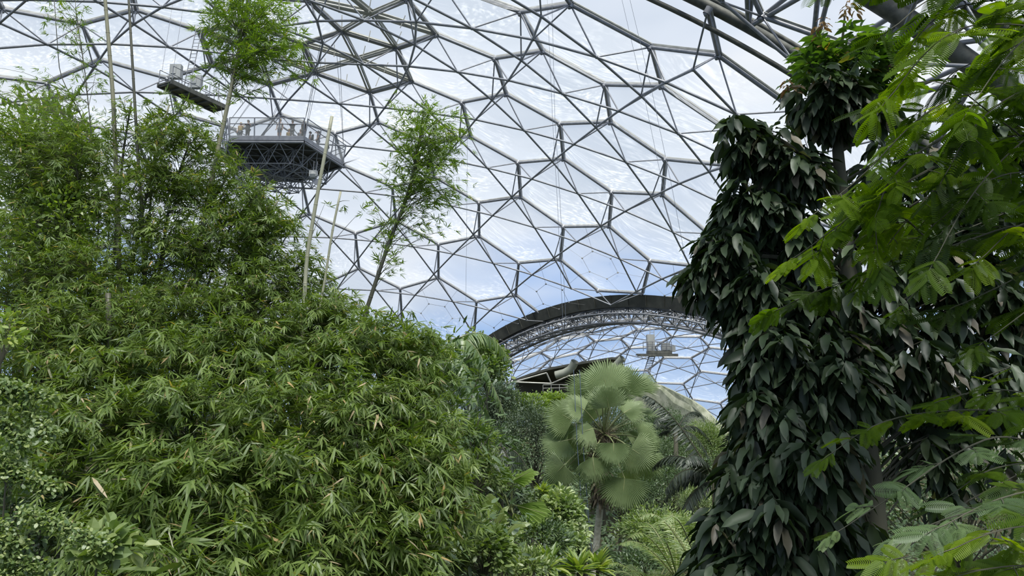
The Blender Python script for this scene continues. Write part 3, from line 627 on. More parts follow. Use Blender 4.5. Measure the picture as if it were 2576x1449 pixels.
def pinna(n=17,w=.27,fall=.16):
    """one feather: rachis along x with n pairs of blunt oblong leaflets"""
    V=[];q=[]
    for i in range(n):
        x=.04+.94*i/(n-1); L=w*(math.sin(PI*(.16+.72*i/(n-1)))**.5); dx=.34*L; hw=.53/(n)
        z=-fall*x*x
        for s in(-1,1):
            b=len(V); V+=[(x-hw*.35,s*.004,z),(x+hw*.35,s*.004,z),(x+dx*.6-hw,s*L*.6,z-.02),(x+dx*.6+hw,s*L*.6,z-.02),(x+dx-hw*.9,s*L,z-.05),(x+dx+hw*.5,s*L,z-.05)]
            q+=[(b,b+1,b+3,b+2),(b+2,b+3,b+5,b+4)]
    b=len(V)
    for x in np.linspace(0,1,5): V+=[(x,-.006,-fall*x*x+.002),(x,.006,-fall*x*x+.002)]
    for i in range(4): q.append((b+2*i,b+2*i+1,b+2*i+3,b+2*i+2))
    return np.array(V),[],q
T_PIN=pinna()
def rdir(rng,n): return unit(rng.normal(0,1,(n,3)))
def fans(mb,rng,p,d,size,k=7,spread=1.15,tpl=T_LANCE,droop=.35):
    """hands of narrow leaves"""
    n=len(p); d=unit(d); up=unit(A(0,0,1)+rng.normal(0,.35,(n,3))); s=unit(np.cross(d,up)); nn=np.cross(s,d)
    a=np.linspace(-1,1,k)[None]*spread+rng.normal(0,.13,(n,k)); lenf=(1-.35*np.abs(np.linspace(-1,1,k)))[None]*rng.uniform(.75,1.15,(n,k))
    D=np.cos(a)[...,None]*d[:,None]+np.sin(a)[...,None]*s[:,None]+rng.normal(0,.14,(n,k,3)); D[...,2]-=droop*rng.uniform(.3,1.2,(n,k)); D=unit(D)
    P=p[:,None]+D*0+ (np.linspace(.18,0,k//2+1)[np.abs(np.arange(k)-k//2)%(k//2+1)])[None,:,None]*(-d[:,None])*0+rng.normal(0,.012,(n,k,3))
    Z=nn[:,None]+rng.normal(0,.3,(n,k,3)); r=np.clip(rng.uniform(0,.9,(n,1))*.55+rng.uniform(0,1,(n,k))*.45,0,1)
    r=np.where(rng.random((n,k))<.028,rng.uniform(.93,1,(n,k)),r*.92)
    mb.inst(*tpl,P.reshape(-1,3),D.reshape(-1,3),Z.reshape(-1,3),(size[:,None]*lenf).ravel(),r.ravel())
def bamboo_clump(ml,mt,rng,axis,c,rad,nb,leaf=.19,per=7,twig=.004,k=7,updir=0.):
    """branches run from the culm axis into an ellipsoid c,rad and carry fans of leaves"""
    c=np.asarray(c,float); e=rdir(rng,nb)*rng.uniform(.35,1,(nb,1))**.5*rad+c
    ax=np.asarray(axis,float); zz=e[:,2]-np.abs(rng.normal(.25,.3,nb))*1.0
    st=np.stack([np.interp(zz,ax[:,2],ax[:,i]) for i in range(3)],1)
    P=[];D=[]
    for i in range(nb):
        a,b=st[i],e[i]; L=np.linalg.norm(b-a); mid=(a+b)/2+A(0,0,.18*L)+rng.normal(0,.05,3)*L
        t=np.linspace(0,1,6)[:,None]; C=(1-t)**2*a+2*t*(1-t)*mid+t*t*b; mt.tube(C,np.linspace(twig*1.6,twig*.6,6),3,False)
        m=per; tt=np.clip(rng.uniform(.25,1.02,m),0,1); tt[0]=1; tt=tt[:,None]; Q=(1-tt)**2*a+2*tt*(1-tt)*mid+tt*tt*b
        T=unit(2*(1-tt)*(mid-a)+2*tt*(b-mid)); P.append(Q+rng.normal(0,.09,(m,3))); D.append(unit(T+rng.normal(0,.55,(m,3))+A(0,0,-.15+updir)))
    P=np.concatenate(P);D=np.concatenate(D); fans(ml,rng,P,D,leaf*rng.uniform(.7,1.2,len(P)),k)
def culm(mb,mn,P,r0,r1,inter=.42):
    P=np.asarray(P,float); L=np.concatenate([[0],np.cumsum(np.linalg.norm(np.diff(P,axis=0),axis=1))]); n=max(3,int(L[-1]/inter*2)); s=np.linspace(0,L[-1],n)
    C=np.stack([np.interp(s,L,P[:,i]) for i in range(3)],1); C=C.copy(); C[1:-1]=(C[:-2]+2*C[1:-1]+C[2:])/4
    R=np.linspace(r0,r1,n); mb.tube(C,R,8)
    for i in range(2,n-1,2):
        t=unit(C[i+1]-C[i-1]); mb.tube([C[i]-t*.012,C[i],C[i]+t*.012],[R[i]*1.02,R[i]*1.13,R[i]*1.02],8,False)
    return C
def blobs(ml,rng,c,rad,K,per,leaf,tpl,outw=.6,sub=.33,droop=.1,mt=None,root=None):
    """lumpy crown: leaves gathered round K shoots on an ellipsoid"""
    c=np.asarray(c,float);rad=np.asarray(rad,float); d=rdir(rng,K); d[:,2]=np.where(d[:,2]<-.35,-d[:,2],d[:,2]); q=c+d*rad*rng.uniform(.55,1.,(K,1))
    dd=rdir(rng,K*per).reshape(K,per,3); P=q[:,None]+dd*(rad.mean()*sub)*rng.uniform(.3,1,(K,per,1))
    X=unit(dd*.7+d[:,None]*outw+rng.normal(0,.35,(K,per,3))-A(0,0,droop)); Z=unit(A(0,0,1)*.9+dd*.6+d[:,None]*.5+rng.normal(0,.35,(K,per,3)))
    r=np.clip(rng.uniform(0,1,(K,1))*.5+rng.uniform(0,1,(K,per))*.5,0,1)
    ml.inst(*tpl,P.reshape(-1,3),X.reshape(-1,3),Z.reshape(-1,3),leaf*rng.uniform(.6,1.25,K*per),r.ravel())
    if mt is not None:
        rt=np.asarray(root,float)
        for i in range(0,K,max(1,K//40)): 
            m_=(rt+q[i])/2+rng.normal(0,.08,3)*rad; mt.tube([rt,rt*.5+m_*.5+A(0,0,.1),m_,q[i]],np.array([.016,.012,.008,.004])*max(.6,rad.mean()),4,False)
def bush(name,label,cat,c,rad,K,per,leaf,mat,tpl,seed,group=None,**kw):
    rng=np.random.default_rng(seed); c=np.asarray(c,float); g=float(G(c[0],c[1])); base=A(c[0],c[1],min(g,c[2]-rad[2]*.6)); t=thing(name,label,cat,base,group)
    ml=MB();mt=MB(); blobs(ml,rng,c,rad,K,per,leaf,tpl,mt=mt,root=A(c[0],c[1],max(base[2],c[2]-rad[2]*.9)),**kw)
    mt.tube([base,base*.6+A(c[0],c[1],c[2]-rad[2]*.5)*.4+rng.normal(0,.1,3)*A(1,1,0),A(c[0],c[1],c[2]-rad[2]*.5)],np.array([.07,.05,.03])*max(.25,min(rad[0],1.6)),7)
    ml.build('foliage',mat,t,base); mt.build('stem',M_BARK,t,base); return t
def feather(ml,ms,rng,base,hd,L,rise,droop,leaflet,n=34,w=1.,hang=.5,r=.02,back=0.):
    """pinnate palm frond: base, horizontal heading, length"""
    h=unit(A(hd[0],hd[1],0)); t=np.linspace(0,1,14); C=base+h*L*(t*(1-.12*t))[:,None]+A(0,0,1)*(L*(rise*t-droop*t**2.3))[:,None]
    ms.tube(C,np.linspace(r,r*.2,14),5,False,.8)
    u=np.linspace(.14,1,n); P=np.stack([np.interp(u,t,C[:,i]) for i in range(3)],1); T=unit(np.stack([np.gradient(P[:,i]) for i in range(3)],1))
    S=unit(np.cross(T,A(0,0,1)+0*T)); U=np.cross(S,T)
    for s in(-1,1):
        D=unit(S*s*1.+T*.55-A(0,0,1)*hang*rng.uniform(.6,1.4,(n,1))+U*.12+rng.normal(0,.07,(n,3))); ln=leaflet*(np.sin(PI*np.clip(u*.88+.08,0,1))**.5)*rng.uniform(.85,1.1,n)
        sc=np.stack([ln,np.full(n,leaflet*w),ln],1); ml.inst(*lance(.036,.22),P,D,U+rng.normal(0,.15,(n,3)),sc,np.clip(rng.uniform(.1,.9,n),0,1))
def fanblade(nseg=40,fuse=.6,arc=1.7,cup=.10,seed=3,tip=.10,pl=.011,fold=.25):
    """pleated palmate blade, hub at the origin, split tips round the rim"""
    A_=np.linspace(-arc,arc,nseg*2+1); rg=np.random.default_rng(seed); V=[(0,0,0)];t=[];q=[]
    fz=fuse*(1+.10*rg.uniform(-1,1,len(A_))); wob=.05*np.sin(A_*4+seed)
    def rr(a): return 1-.26*(abs(a)/arc)**2.2
    def zz(R,a): return -cup*R*R-fold*abs(R*math.sin(a))**1.6+.06*R*R*math.sin(a*5+seed)
    for i,a in enumerate(A_):
        s=1 if i%2 else -1
        for f,k in ((.12,.3),(.42,1.),(None,1.15)):
            R=rr(a)*(fz[i] if f is None else f); V.append((R*math.cos(a),R*math.sin(a),s*pl*k+zz(R,a)))
    for i in range(nseg*2): b=1+3*i; t.append((0,b,b+3)); q+=[(b,b+1,b+4,b+3),(b+1,b+2,b+5,b+4)]
    for k in range(nseg):
        i=2*k; a=A_[i+1]+rg.normal(0,.006); b0=1+3*i+2; b1=b0+3; b2=b0+6; R=rr(a)*rg.uniform(.88,1.06); dz=(rg.uniform(0,tip)+tip*.5)*(1 if rg.random()<.8 else 2.2)
        F_=fz[i+1]*rr(a); Rm=F_+(R-F_)*.5; da=(A_[1]-A_[0])*.72; z=zz(Rm,a)-dz*.15
        for aa,rad,z_ in((a-da,Rm,z-pl*1.1),(a+da,Rm,z-pl*1.1),(a,Rm,z+pl*1.1),(a+rg.normal(0,.02),R,zz(R,a)-dz)): V.append((rad*math.cos(aa),rad*math.sin(aa),z_))
        m=len(V)-4; q+=[(b0,m,m+2,b1),(b1,m+2,m+1,b2)]; t+=[(m,m+3,m+2),(m+2,m+3,m+1)]
    return np.array(V),t,q
T_FANS=[fanblade(40,.66,1.6,.05,3,.07,.010,fold=.15),fanblade(38,.62,1.45,.16,5,.13,.011,fold=.35),fanblade(42,.66,1.8,.0,7,.06,.009,fold=.08),fanblade(34,.62,1.25,.28,9,.15,.012,fold=.45)]
def pinstems(ml,ms,rng,pts,n,ln,spread=1.,hang=.25,r=.004,pairs=3):
    """twig through pts; at each node a short stalk carrying pairs of feathers"""
    P=np.asarray(pts,float); L=np.concatenate([[0],np.cumsum(np.linalg.norm(np.diff(P,axis=0),axis=1))]); s=np.linspace(0,L[-1],24); C=np.stack([np.interp(s,L,P[:,i]) for i in range(3)],1)
    for _ in range(3): C[1:-1]=(C[:-2]+2*C[1:-1]+C[2:])/4
    ms.tube(C,np.linspace(r*1.6,r*.5,24),5,False)
    u=np.linspace(.05,1,n)*L[-1]; Q=np.stack([np.interp(u,s,C[:,i]) for i in range(3)],1); T=unit(np.stack([np.gradient(Q[:,i]) for i in range(3)],1))
    for k in range(n):
        S=unit(np.cross(T[k],A(0,0,1))); sd=1 if k%2 else -1
        d=unit(T[k]*.6+S*sd*spread*.9+rng.normal(0,.22,3)-A(0,0,hang)*rng.uniform(0,1.4)) if k<n-1 else T[k]
        l=ln*rng.uniform(.8,1.15)*(1-.25*k/n); e=Q[k]+d*l*.95; ms.tube([Q[k],(Q[k]+e)/2+A(0,0,.03*l),e],[r*.6,r*.5,r*.3],4,False)
        up=unit(A(0,-.25,1)+rng.normal(0,.3,3)); sv=unit(np.cross(d,up)); tone=rng.uniform(.1,.9)
        t=np.repeat(np.linspace(.3,1,pairs),2); sg=np.tile([-1.,1.],pairs)[:,None]; pp=Q[k]+(e-Q[k])*t[:,None]
        D=unit(d*.75+sv*sg*.9+rng.normal(0,.14,(2*pairs,3))-A(0,0,hang)*rng.uniform(0,1.1,(2*pairs,1)))
        D[-2:]=unit(D[-2:]+d*.7)
        ml.inst(*T_PIN,pp,D,up+rng.normal(0,.25,(2*pairs,3)),l*rng.uniform(.8,1.15,2*pairs)*(.75+.35*t),np.clip(tone+rng.uniform(-.15,.15,2*pairs),0,1))

# ------------------------------------------------------------------ ground
m=MB(); xs=np.concatenate([np.arange(-90,-30,6),np.arange(-30,31,1.5),np.arange(36,91,6)]); ys=np.concatenate([np.arange(-14,60,1.5),np.arange(60,131,5)])
XX,YY=np.meshgrid(xs,ys); ZZ=G(XX,YY); nx,ny=len(xs),len(ys); i,j=np.meshgrid(np.arange(nx-1),np.arange(ny-1)); i=i.ravel();j=j.ravel()
m.add(np.stack([XX,YY,ZZ],-1).reshape(-1,3),None,np.stack([j*nx+i,j*nx+i+1,(j+1)*nx+i+1,(j+1)*nx+i],-1))
props(m.build('ground',solid('leaf_litter_soil',(.030,.035,.016),.95,0,(.075,.07,.035),.8,.3),None,smooth=True),'dark planted slope under the trees','ground',kind='structure')
def P3(l): return [at(*q) for q in l]
def ext(l,z=None):
    """extend a culm path down to the ground"""
    p=P3(l); b=p[0].copy(); dxy=(p[0]-p[1])[:2]*.25; b[:2]+=dxy; b[2]=G(b[0],b[1])-.1; return [b]+p
# ------------------------------------------------------------------ bamboo clump, left
def bamboo(label,path,r0,r1,mat,clumps,seed,leaf=.19,lm=None,group=None,per=7,updir=0.,name='bamboo',k=7):
    rng=np.random.default_rng(seed); P=ext(path); t=thing(name,label,'bamboo',P[0],group); mc,mn,ml,mt=MB(),MB(),MB(),MB()
    C=culm(mc,mn,P,r0,r1); mc.build('culm',mat,t,P[0],smooth=True)
    for px,py,Y,rx,rz,ry,nb in clumps:
        s=mpp(px,py,Y); bamboo_clump(ml,mt,rng,C,at(px,py,Y),A(rx*s,ry,rz*s),nb,leaf,per,updir=updir,k=k)
    if ml.n: ml.build('foliage',lm or M_BAM,t,P[0]); mt.build('twigs',M_TWIG,t,P[0])
    return t
# order of each path: bottom to top (px,py,Y)
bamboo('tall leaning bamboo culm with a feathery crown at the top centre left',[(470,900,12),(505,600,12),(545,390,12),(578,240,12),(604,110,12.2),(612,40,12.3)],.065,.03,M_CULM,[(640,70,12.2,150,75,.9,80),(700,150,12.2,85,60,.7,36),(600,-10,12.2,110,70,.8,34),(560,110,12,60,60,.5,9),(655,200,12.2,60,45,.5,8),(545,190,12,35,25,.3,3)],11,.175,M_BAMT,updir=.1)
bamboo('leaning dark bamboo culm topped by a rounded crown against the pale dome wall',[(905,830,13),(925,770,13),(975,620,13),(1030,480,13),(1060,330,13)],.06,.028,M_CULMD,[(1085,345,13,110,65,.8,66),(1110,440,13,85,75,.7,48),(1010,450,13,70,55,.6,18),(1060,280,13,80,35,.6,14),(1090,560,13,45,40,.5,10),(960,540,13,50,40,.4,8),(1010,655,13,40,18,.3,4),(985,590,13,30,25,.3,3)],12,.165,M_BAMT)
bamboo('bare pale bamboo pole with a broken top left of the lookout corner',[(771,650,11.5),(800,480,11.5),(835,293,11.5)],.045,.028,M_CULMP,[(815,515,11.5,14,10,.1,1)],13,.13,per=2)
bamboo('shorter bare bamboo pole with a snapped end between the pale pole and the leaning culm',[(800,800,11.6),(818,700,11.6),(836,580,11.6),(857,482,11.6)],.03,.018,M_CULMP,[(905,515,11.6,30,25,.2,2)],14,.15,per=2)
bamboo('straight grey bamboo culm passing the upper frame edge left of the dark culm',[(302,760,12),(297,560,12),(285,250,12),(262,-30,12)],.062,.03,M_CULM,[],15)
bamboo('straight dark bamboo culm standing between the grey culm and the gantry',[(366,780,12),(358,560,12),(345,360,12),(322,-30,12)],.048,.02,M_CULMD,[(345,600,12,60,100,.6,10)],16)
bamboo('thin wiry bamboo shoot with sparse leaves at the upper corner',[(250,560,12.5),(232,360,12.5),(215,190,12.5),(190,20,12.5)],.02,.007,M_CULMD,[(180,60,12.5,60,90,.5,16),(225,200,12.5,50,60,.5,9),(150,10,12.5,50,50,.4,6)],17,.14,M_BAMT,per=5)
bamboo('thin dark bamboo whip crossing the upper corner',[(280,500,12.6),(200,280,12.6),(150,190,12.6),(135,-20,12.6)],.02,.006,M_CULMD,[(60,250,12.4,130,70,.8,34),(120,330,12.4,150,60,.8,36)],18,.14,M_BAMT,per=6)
MASS=[(60,400,12,110,90,1.0,44),(190,420,12,140,85,1.1,70),(330,300,12,70,60,.8,10),(425,315,12,95,70,.9,26),(480,410,12,130,90,1.,58),(380,500,12,110,90,1.,46),(580,470,12,90,55,.7,22),(650,510,12,70,45,.7,18),(150,560,12,150,100,1.1,84),(60,690,11.5,110,90,1.1,60),(230,690,11.5,130,90,1.1,62),(430,640,12,120,90,1.,52),(560,600,12,120,90,1.,56),(680,620,12,105,85,.9,54),(765,700,12,75,65,.7,34),(700,540,12,70,50,.6,16),(860,780,11.8,70,55,.7,30),(640,760,11.5,140,90,1.,66),(470,770,11.5,120,80,1.,46),(800,830,11.5,110,80,1.,60),(330,800,11,140,80,1.,66),(120,830,10.5,150,80,1.,70)]
cul=[(150,950,370),(220,980,400),(430,980,330),(505,960,300),(470,940,560),(560,960,480),(690,980,560),(400,960,560),(770,980,700),(60,960,360)]
for n_,cl in enumerate(MASS):
    x=cl[0]; q=cl[2]; y0=cl[1]
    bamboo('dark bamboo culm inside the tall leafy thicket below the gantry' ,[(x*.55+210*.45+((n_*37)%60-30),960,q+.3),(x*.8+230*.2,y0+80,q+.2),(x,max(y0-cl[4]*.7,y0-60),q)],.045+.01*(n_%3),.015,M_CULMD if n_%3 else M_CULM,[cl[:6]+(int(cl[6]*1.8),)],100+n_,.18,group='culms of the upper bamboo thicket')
LOW=[(70,950,9.5,150,80,1.,60),(250,930,10,150,75,1.,66),(450,900,10.5,150,80,1.,66),(620,880,10.5,130,80,1.,60),(820,920,10.5,130,80,1.,66),(960,860,11,115,75,1.,70),(1060,900,11,95,75,.9,66),(1050,1010,10.5,100,90,.9,64),(900,1040,9.8,150,90,1.,70),(700,1030,9.5,150,90,1.,62),(480,1030,9.2,150,90,1.,60),(300,1060,9,150,90,1.,56),(120,1080,8.8,120,90,.9,44),(1110,1130,10.2,95,100,.9,62),(1000,1180,9.6,120,100,.9,62),(800,1200,9,150,100,1.,60),(600,1190,8.6,150,100,1.,54),(400,1220,8.4,150,100,1.,50),(220,1230,8.2,130,90,.9,40),(1120,1280,9.8,95,100,.9,56),(980,1340,9,130,100,.9,56),(780,1370,8.4,150,100,1.,50),(560,1370,8,150,100,1.,46),(360,1390,7.8,140,90,.9,38),(1060,1440,8.8,110,70,.8,36),(680,1470,7.8,200,60,.9,36),(420,1480,7.5,200,60,.9,30)]
for n_,cl in enumerate(LOW):
    x,y0,q=cl[:3]; n_c=(x*.75+500*.25)
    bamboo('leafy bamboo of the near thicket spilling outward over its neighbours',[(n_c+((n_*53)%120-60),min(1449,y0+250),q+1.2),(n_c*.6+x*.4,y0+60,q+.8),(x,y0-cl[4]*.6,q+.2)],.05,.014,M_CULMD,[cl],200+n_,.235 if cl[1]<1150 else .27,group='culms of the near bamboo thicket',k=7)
bamboo('sawn-off dark bamboo stump poking up through the thicket',[(276,900,10.6),(272,738,10.6)],.042,.040,M_CULMD,[],19)
# large near hands of bamboo leaves: one low shoot
bamboo('young bamboo shoot with extra long drooping leaves low in the near thicket',[(470,1500,6.2),(440,1400,6.2),(425,1340,6.2)],.012,.005,M_CULMP,[(430,1370,6.2,40,30,.2,3)],20,.36,per=3)
# ------------------------------------------------------------------ vines and shrubs at the left edge
def vine(label,paths,seed,mat,leaf,n,tpl=T_RND,name='climbing_vine',cat='climber',gap=.03,pair=3):
    rng=np.random.default_rng(seed); p0=at(*paths[0][0]); base=A(p0[0]-1.8,p0[1]+.2,G(p0[0]-1.8,p0[1]+.2)); t=thing(name,label,cat,base); ml,ms=MB(),MB()
    for l in paths:
        P=np.array(P3(l)); L=np.concatenate([[0],np.cumsum(np.linalg.norm(np.diff(P,axis=0),axis=1))]); s=np.linspace(0,L[-1],int(n)); C=np.stack([np.interp(s,L,P[:,i]) for i in range(3)],1)
        C[1:-1]=(C[:-2]+2*C[1:-1]+C[2:])/4; ms.tube(np.concatenate([[base],(base+C[:1])/2-A(.3,0,0),C[:1]]),.006,4); ms.tube(C,np.linspace(.01,.004,len(C)),4)
        T=unit(np.gradient(C,axis=0))
        for k in range(pair):
            Q=C+rng.normal(0,gap,C.shape); D=unit(T*.4+rng.normal(0,.7,C.shape)-A(0,0,.25)); ml.inst(*tpl,Q,D,unit(A(0,-.3,1)+rng.normal(0,.45,C.shape)),leaf*rng.uniform(.6,1.2,len(C)),rng.uniform(0,1,len(C)))
    ml.build('foliage',mat,t,base); ms.build('stem',M_TWIG,t,base)
vine('pale green climber with strings of tiny leaves arching from the edge over the bamboo',[[(-60,960,6),(40,975,6),(130,1000,6)],[(-60,990,6),(30,1000,6),(80,1040,6),(140,1105,6)],[(-60,1030,6),(10,1060,6),(60,1120,6)],[(-60,1180,6),(60,1200,6),(140,1225,6)],[(-60,1120,6),(0,1150,6),(50,1190,6)]],31,M_MID,.042,130,gap=.032,pair=7)
vine('trailing climber with pale tiny leaves low at the corner',[[(50,1290,5),(120,1310,5),(200,1345,5),(260,1370,5)],[(-50,1360,5),(40,1400,5),(120,1449,5)],[(-60,1310,5),(0,1330,5),(60,1370,5)],[(-40,1440,5),(40,1450,5)]],32,M_MID,.036,130,gap=.03,pair=7)
bush('broad_leaf_shrub','glossy shrub with rounded light green leaves at the bottom corner under the bamboo','shrub',at(250,1385,5.6),(.30,.25,.12),12,12,.12,M_MID,T_ROUND,33)
bush('broad_leaf_shrub','small light green shrub leaning in from the edge above the trailing climber','shrub',at(20,1160,7.4),(.22,.3,.25),14,12,.11,M_MID,T_ROUND,34)
bush('lime_creeper','lime green round-leaved creeper growing up inside the tall bamboo','climber',at(140,620,11.7),(.5,.4,1.1),30,26,.085,M_LIME,T_RND,35,sub=.55)
bush('lime_creeper','small lime creeper shoot with reddish tips by the edge','climber',at(10,850,9),(.2,.3,.35),12,12,.09,M_LIME,T_RND,36)
bush('evergreen_shrub','dark evergreen shrub behind the trailing climber at the bottom corner','shrub',at(30,1330,8.2),(.75,.5,.7),70,30,.12,M_DKB,T_SM,37)
# dark evergreens behind the bamboo keep the lower thicket closed
for k,(x,y,Y,rx,rz) in enumerate([(60,880,16,2.2,3.2),(300,960,17,2.6,2.4),(560,1010,17,2.6,2.2),(820,1010,18,2.6,2.2),(200,1200,14,2.2,2.0),(520,1220,14,2.2,2.0),(820,1220,15,2.4,2.2),(1060,1180,17,2.2,3.0),(100,520,15,.95,2.3),(1000,1400,13,2.0,1.2),(700,1400,12,2.2,1.2),(350,1400,11.5,2.2,1.2)]):
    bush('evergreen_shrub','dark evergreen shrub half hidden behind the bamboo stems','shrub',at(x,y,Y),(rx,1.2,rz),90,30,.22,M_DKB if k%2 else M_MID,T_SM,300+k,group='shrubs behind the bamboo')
# ------------------------------------------------------------------ fan palm in the middle
def X2(cx,cy): return 850+cx/2.8622,943+cy/2.8622
pb=at(1495,1449,27.5); pbase=A(pb[0]-.05,pb[1],G(pb[0],pb[1])); pc=at(1519,1095,27.5)
fp=thing('fan_palm','big fan palm with grey-green pleated leaves on a pale slender trunk','palm tree',pbase)
m=MB(); tp=np.array([pbase]+[at(*q) for q in((1495,1449,27.5),(1499,1380,27.5),(1506,1310,27.5),(1511,1258,27.5))]); m.tube(np.array([tp[0]*(1-t)+tp[1]*t for t in(0,.5)]+list(tp[1:])),[.19,.16,.13,.12,.12,.13],12)
s_=np.linspace(0,1,60)
m.build('trunk',M_PTR,fp,pbase,smooth=True)
m=MB(); rng=np.random.default_rng(40); up_=[at(1511,1262,27.5),at(1514,1180,27.5),at(1519,1110,27.5)]; m.tube(up_,[.2,.27,.2],10,rr=.2)
n=330; t=rng.uniform(0,1,n); q=up_[0]*(1-t)[:,None]+up_[2]*t[:,None]; a=rng.uniform(0,2*PI,n); o=np.stack([np.cos(a),np.sin(a),0*a],1); m.inst(*lance(.10,.3),q+o*.2,o*.8+A(0,0,1)*np.where(t>.55,.7,-.9)[:,None]+rng.normal(0,.2,(n,3)),o,rng.uniform(.25,.6,n),rng.uniform(0,1,n)*.8)
m.build('old_leaf_bases',M_OLD,fp,pbase)
FR=[(1830,160,1760,70,200,.3),(1940,110,1905,-10,215,-.2),(2060,130,2085,20,190,.2),(1950,235,1935,140,150,-.8),(2170,110,2200,40,150,.6),(1775,250,1690,200,150,-.5),(2060,275,2150,215,150,-.4),(2110,345,2240,320,170,.5),(1690,330,1560,255,200,.3),(1840,385,1760,410,150,-.6),(1655,470,1540,490,190,.2),(1985,490,1985,570,150,-.9),(2160,450,2270,470,170,-.3),(2110,530,2200,590,180,-.6),(1835,590,1845,680,170,-.9),(1630,650,1560,720,170,-.1),(2215,600,2290,680,160,.1),(2065,745,2050,880,210,-.8),(1585,740,1545,830,140,.3),(1900,90,1850,-60,170,.7),(2010,60,2060,-70,160,.8),(1740,420,1640,520,150,.7),(2100,660,2150,780,150,.6),(1720,560,1690,680,140,.6),(2190,270,2290,230,130,1.),(1880,300,1800,180,150,.9),(1905,230,1880,120,150,-.3),(1990,200,2020,110,150,.2),(1800,440,1700,450,120,.4),(2060,420,2170,400,130,.7),(1900,600,1930,690,110,-.2),(1780,620,1760,710,120,.3)]
mp27=mpp(1519,1100,27.5)
for k,(hx,hy,tx,ty,rr,dep) in enumerate(FR):
    hp=at(*X2(hx,hy),27.5+dep*1.1-.3*(1 if dep<0 else 0)); tp_=at(*X2(tx,ty),27.5+dep*1.5-.1); fr=bpy.data.objects.new('frond',None)
    d=unit(tp_-hp); R=rr/2.8622*mp27*1.13; view=unit(CAM-hp); 
    Z=unit(view*(.9 if dep<.5 else .4)+A(0,0,.75)+rng.normal(0,.22,3))
    if d[2]<-.5: Z=unit(view*1.1+A(0,0,.2))
    mb=MB(); mb.inst(*T_FANS[0 if d[2]>.3 else (k%4 if d[2]>-.5 else 3-(k%2)*3)],hp[None],d[None],Z[None],np.array([R]),np.array([rng.uniform(.15,.95)])); o=mb.build('frond',M_FAN,fp,pbase)
    mb=MB(); mid=(pc+hp)/2+A(0,0,.12)*(1 if d[2]>-.3 else 1.6); tt=np.linspace(0,1,7)[:,None]; mb.tube((1-tt)**2*pc+2*tt*(1-tt)*mid+tt*tt*hp,np.linspace(.035,.016,7),5); mb.tube([hp,hp+d*R*.3,hp+d*R*.55-Z*.06*R],[.016,.01,.004],4); mb.build('petiole',M_PET,o)
    bpy.data.objects.remove(fr)
    pt=COL.objects['petiole' if k==0 else 'petiole.%03d'%k]; pt.data.transform(__import__('mathutils').Matrix.Translation([-float(v) for v in pbase]))
rng=np.random.default_rng(41); m=MB()
for k in range(150):
    a=rng.uniform(0,2*PI); el=rng.uniform(-.7,1.1); d=A(math.cos(a)*math.cos(el),math.sin(a)*math.cos(el),math.sin(el)); L=rng.uniform(.45,1.05); t=np.linspace(0,1,5)[:,None]
    m.tube(pc+d*L*t-A(0,0,.35)*t*t*L+rng.normal(0,.03,(5,3)),[.012,.01,.008,.006,.004],3,False,rng.uniform(0,1))
m.build('dry_flower_stalks',M_OLD,fp,pbase)
# ------------------------------------------------------------------ feather palms
def palm(label,base,crown,fr,leaf,mat,seed,r=.16,name='feather_palm',hang=.5,n=40,trunk=True,w=1.,tm=None):
    rng=np.random.default_rng(seed); t=thing(name,label,'palm tree',base); m=MB()
    m.tube([base,base*.5+crown*.5+rng.normal(0,.1,3)*A(1,1,0),crown],[r*1.2,r,r*.9],10); m.build('trunk',tm or M_BARK,t,base,smooth=True)
    for hx,hy,L,rise,droop in fr:
        ml=MB();ms=MB(); feather(ml,ms,rng,crown,(hx,hy),L,rise,droop,leaf,n,w,hang,r=.028); o=ml.build('frond',mat,t,base); q=ms.build('rachis',M_RACD if mat is M_DAT else M_PET,o,loc=None); q.data.transform(__import__('mathutils').Matrix.Translation([-float(v) for v in base]))
    return t
c=at(1075,930,24.); palm('pale feather palm with long arching fronds beside the edge of the bamboo',A(c[0],c[1],G(c[0],c[1])),c,[(.35,0,3.0,1.25,1.15),(1,-.2,2.9,.75,1.25),(1,.4,2.6,.45,1.2),(.8,-.8,2.6,.9,1.3),(-.8,.1,2.4,1.1,1.2),(-.3,-.6,2.6,1.3,1.1),(1,0,2.3,.1,1.15),(.1,.9,2.6,1.3,1.0),(.6,-.3,2.6,1.35,1.5),(-1,-.5,2.3,.6,1.1)],.66,M_FEA,50,hang=1.0,n=70,w=1.3)
c=at(1800,1210,24.); palm('dark date palm with drooping blackish fronds close to the big shaded tree',A(c[0],c[1],G(c[0],c[1])),c,[(-1,-.2,1.9,.75,.9),(-1,.3,2.0,.35,.8),(-1,-.5,1.8,.0,.75),(-.6,-.6,1.9,1.1,.75),(.1,-.4,2.6,1.45,.55),(.5,.1,2.2,1.4,.6),(-.25,.2,2.7,1.6,.6),(.9,-.3,1.8,.9,.9),(1,.2,1.6,.4,1.),(-.8,0,1.9,-.25,.9),(-.9,.5,2.3,.95,.8),(.5,-.8,1.8,.5,1.2)],.50,M_DAT,51,hang=.9,n=64,r=.13,w=1.5)
c=at(1700,1085,38.); palm('small dark date palm further back on the slope below the concrete wall',A(c[0],c[1],G(c[0],c[1])),c,[(-1,0,1.9,.7,.9),(1,0,2.0,.6,.9),(-.5,-.5,2.0,1.1,.9),(.6,.4,2.0,1.2,.8),(1,-.5,1.8,.2,.9),(-1,.5,1.8,.2,.9)],.5,M_DAT,52,n=48,r=.12,w=1.5)
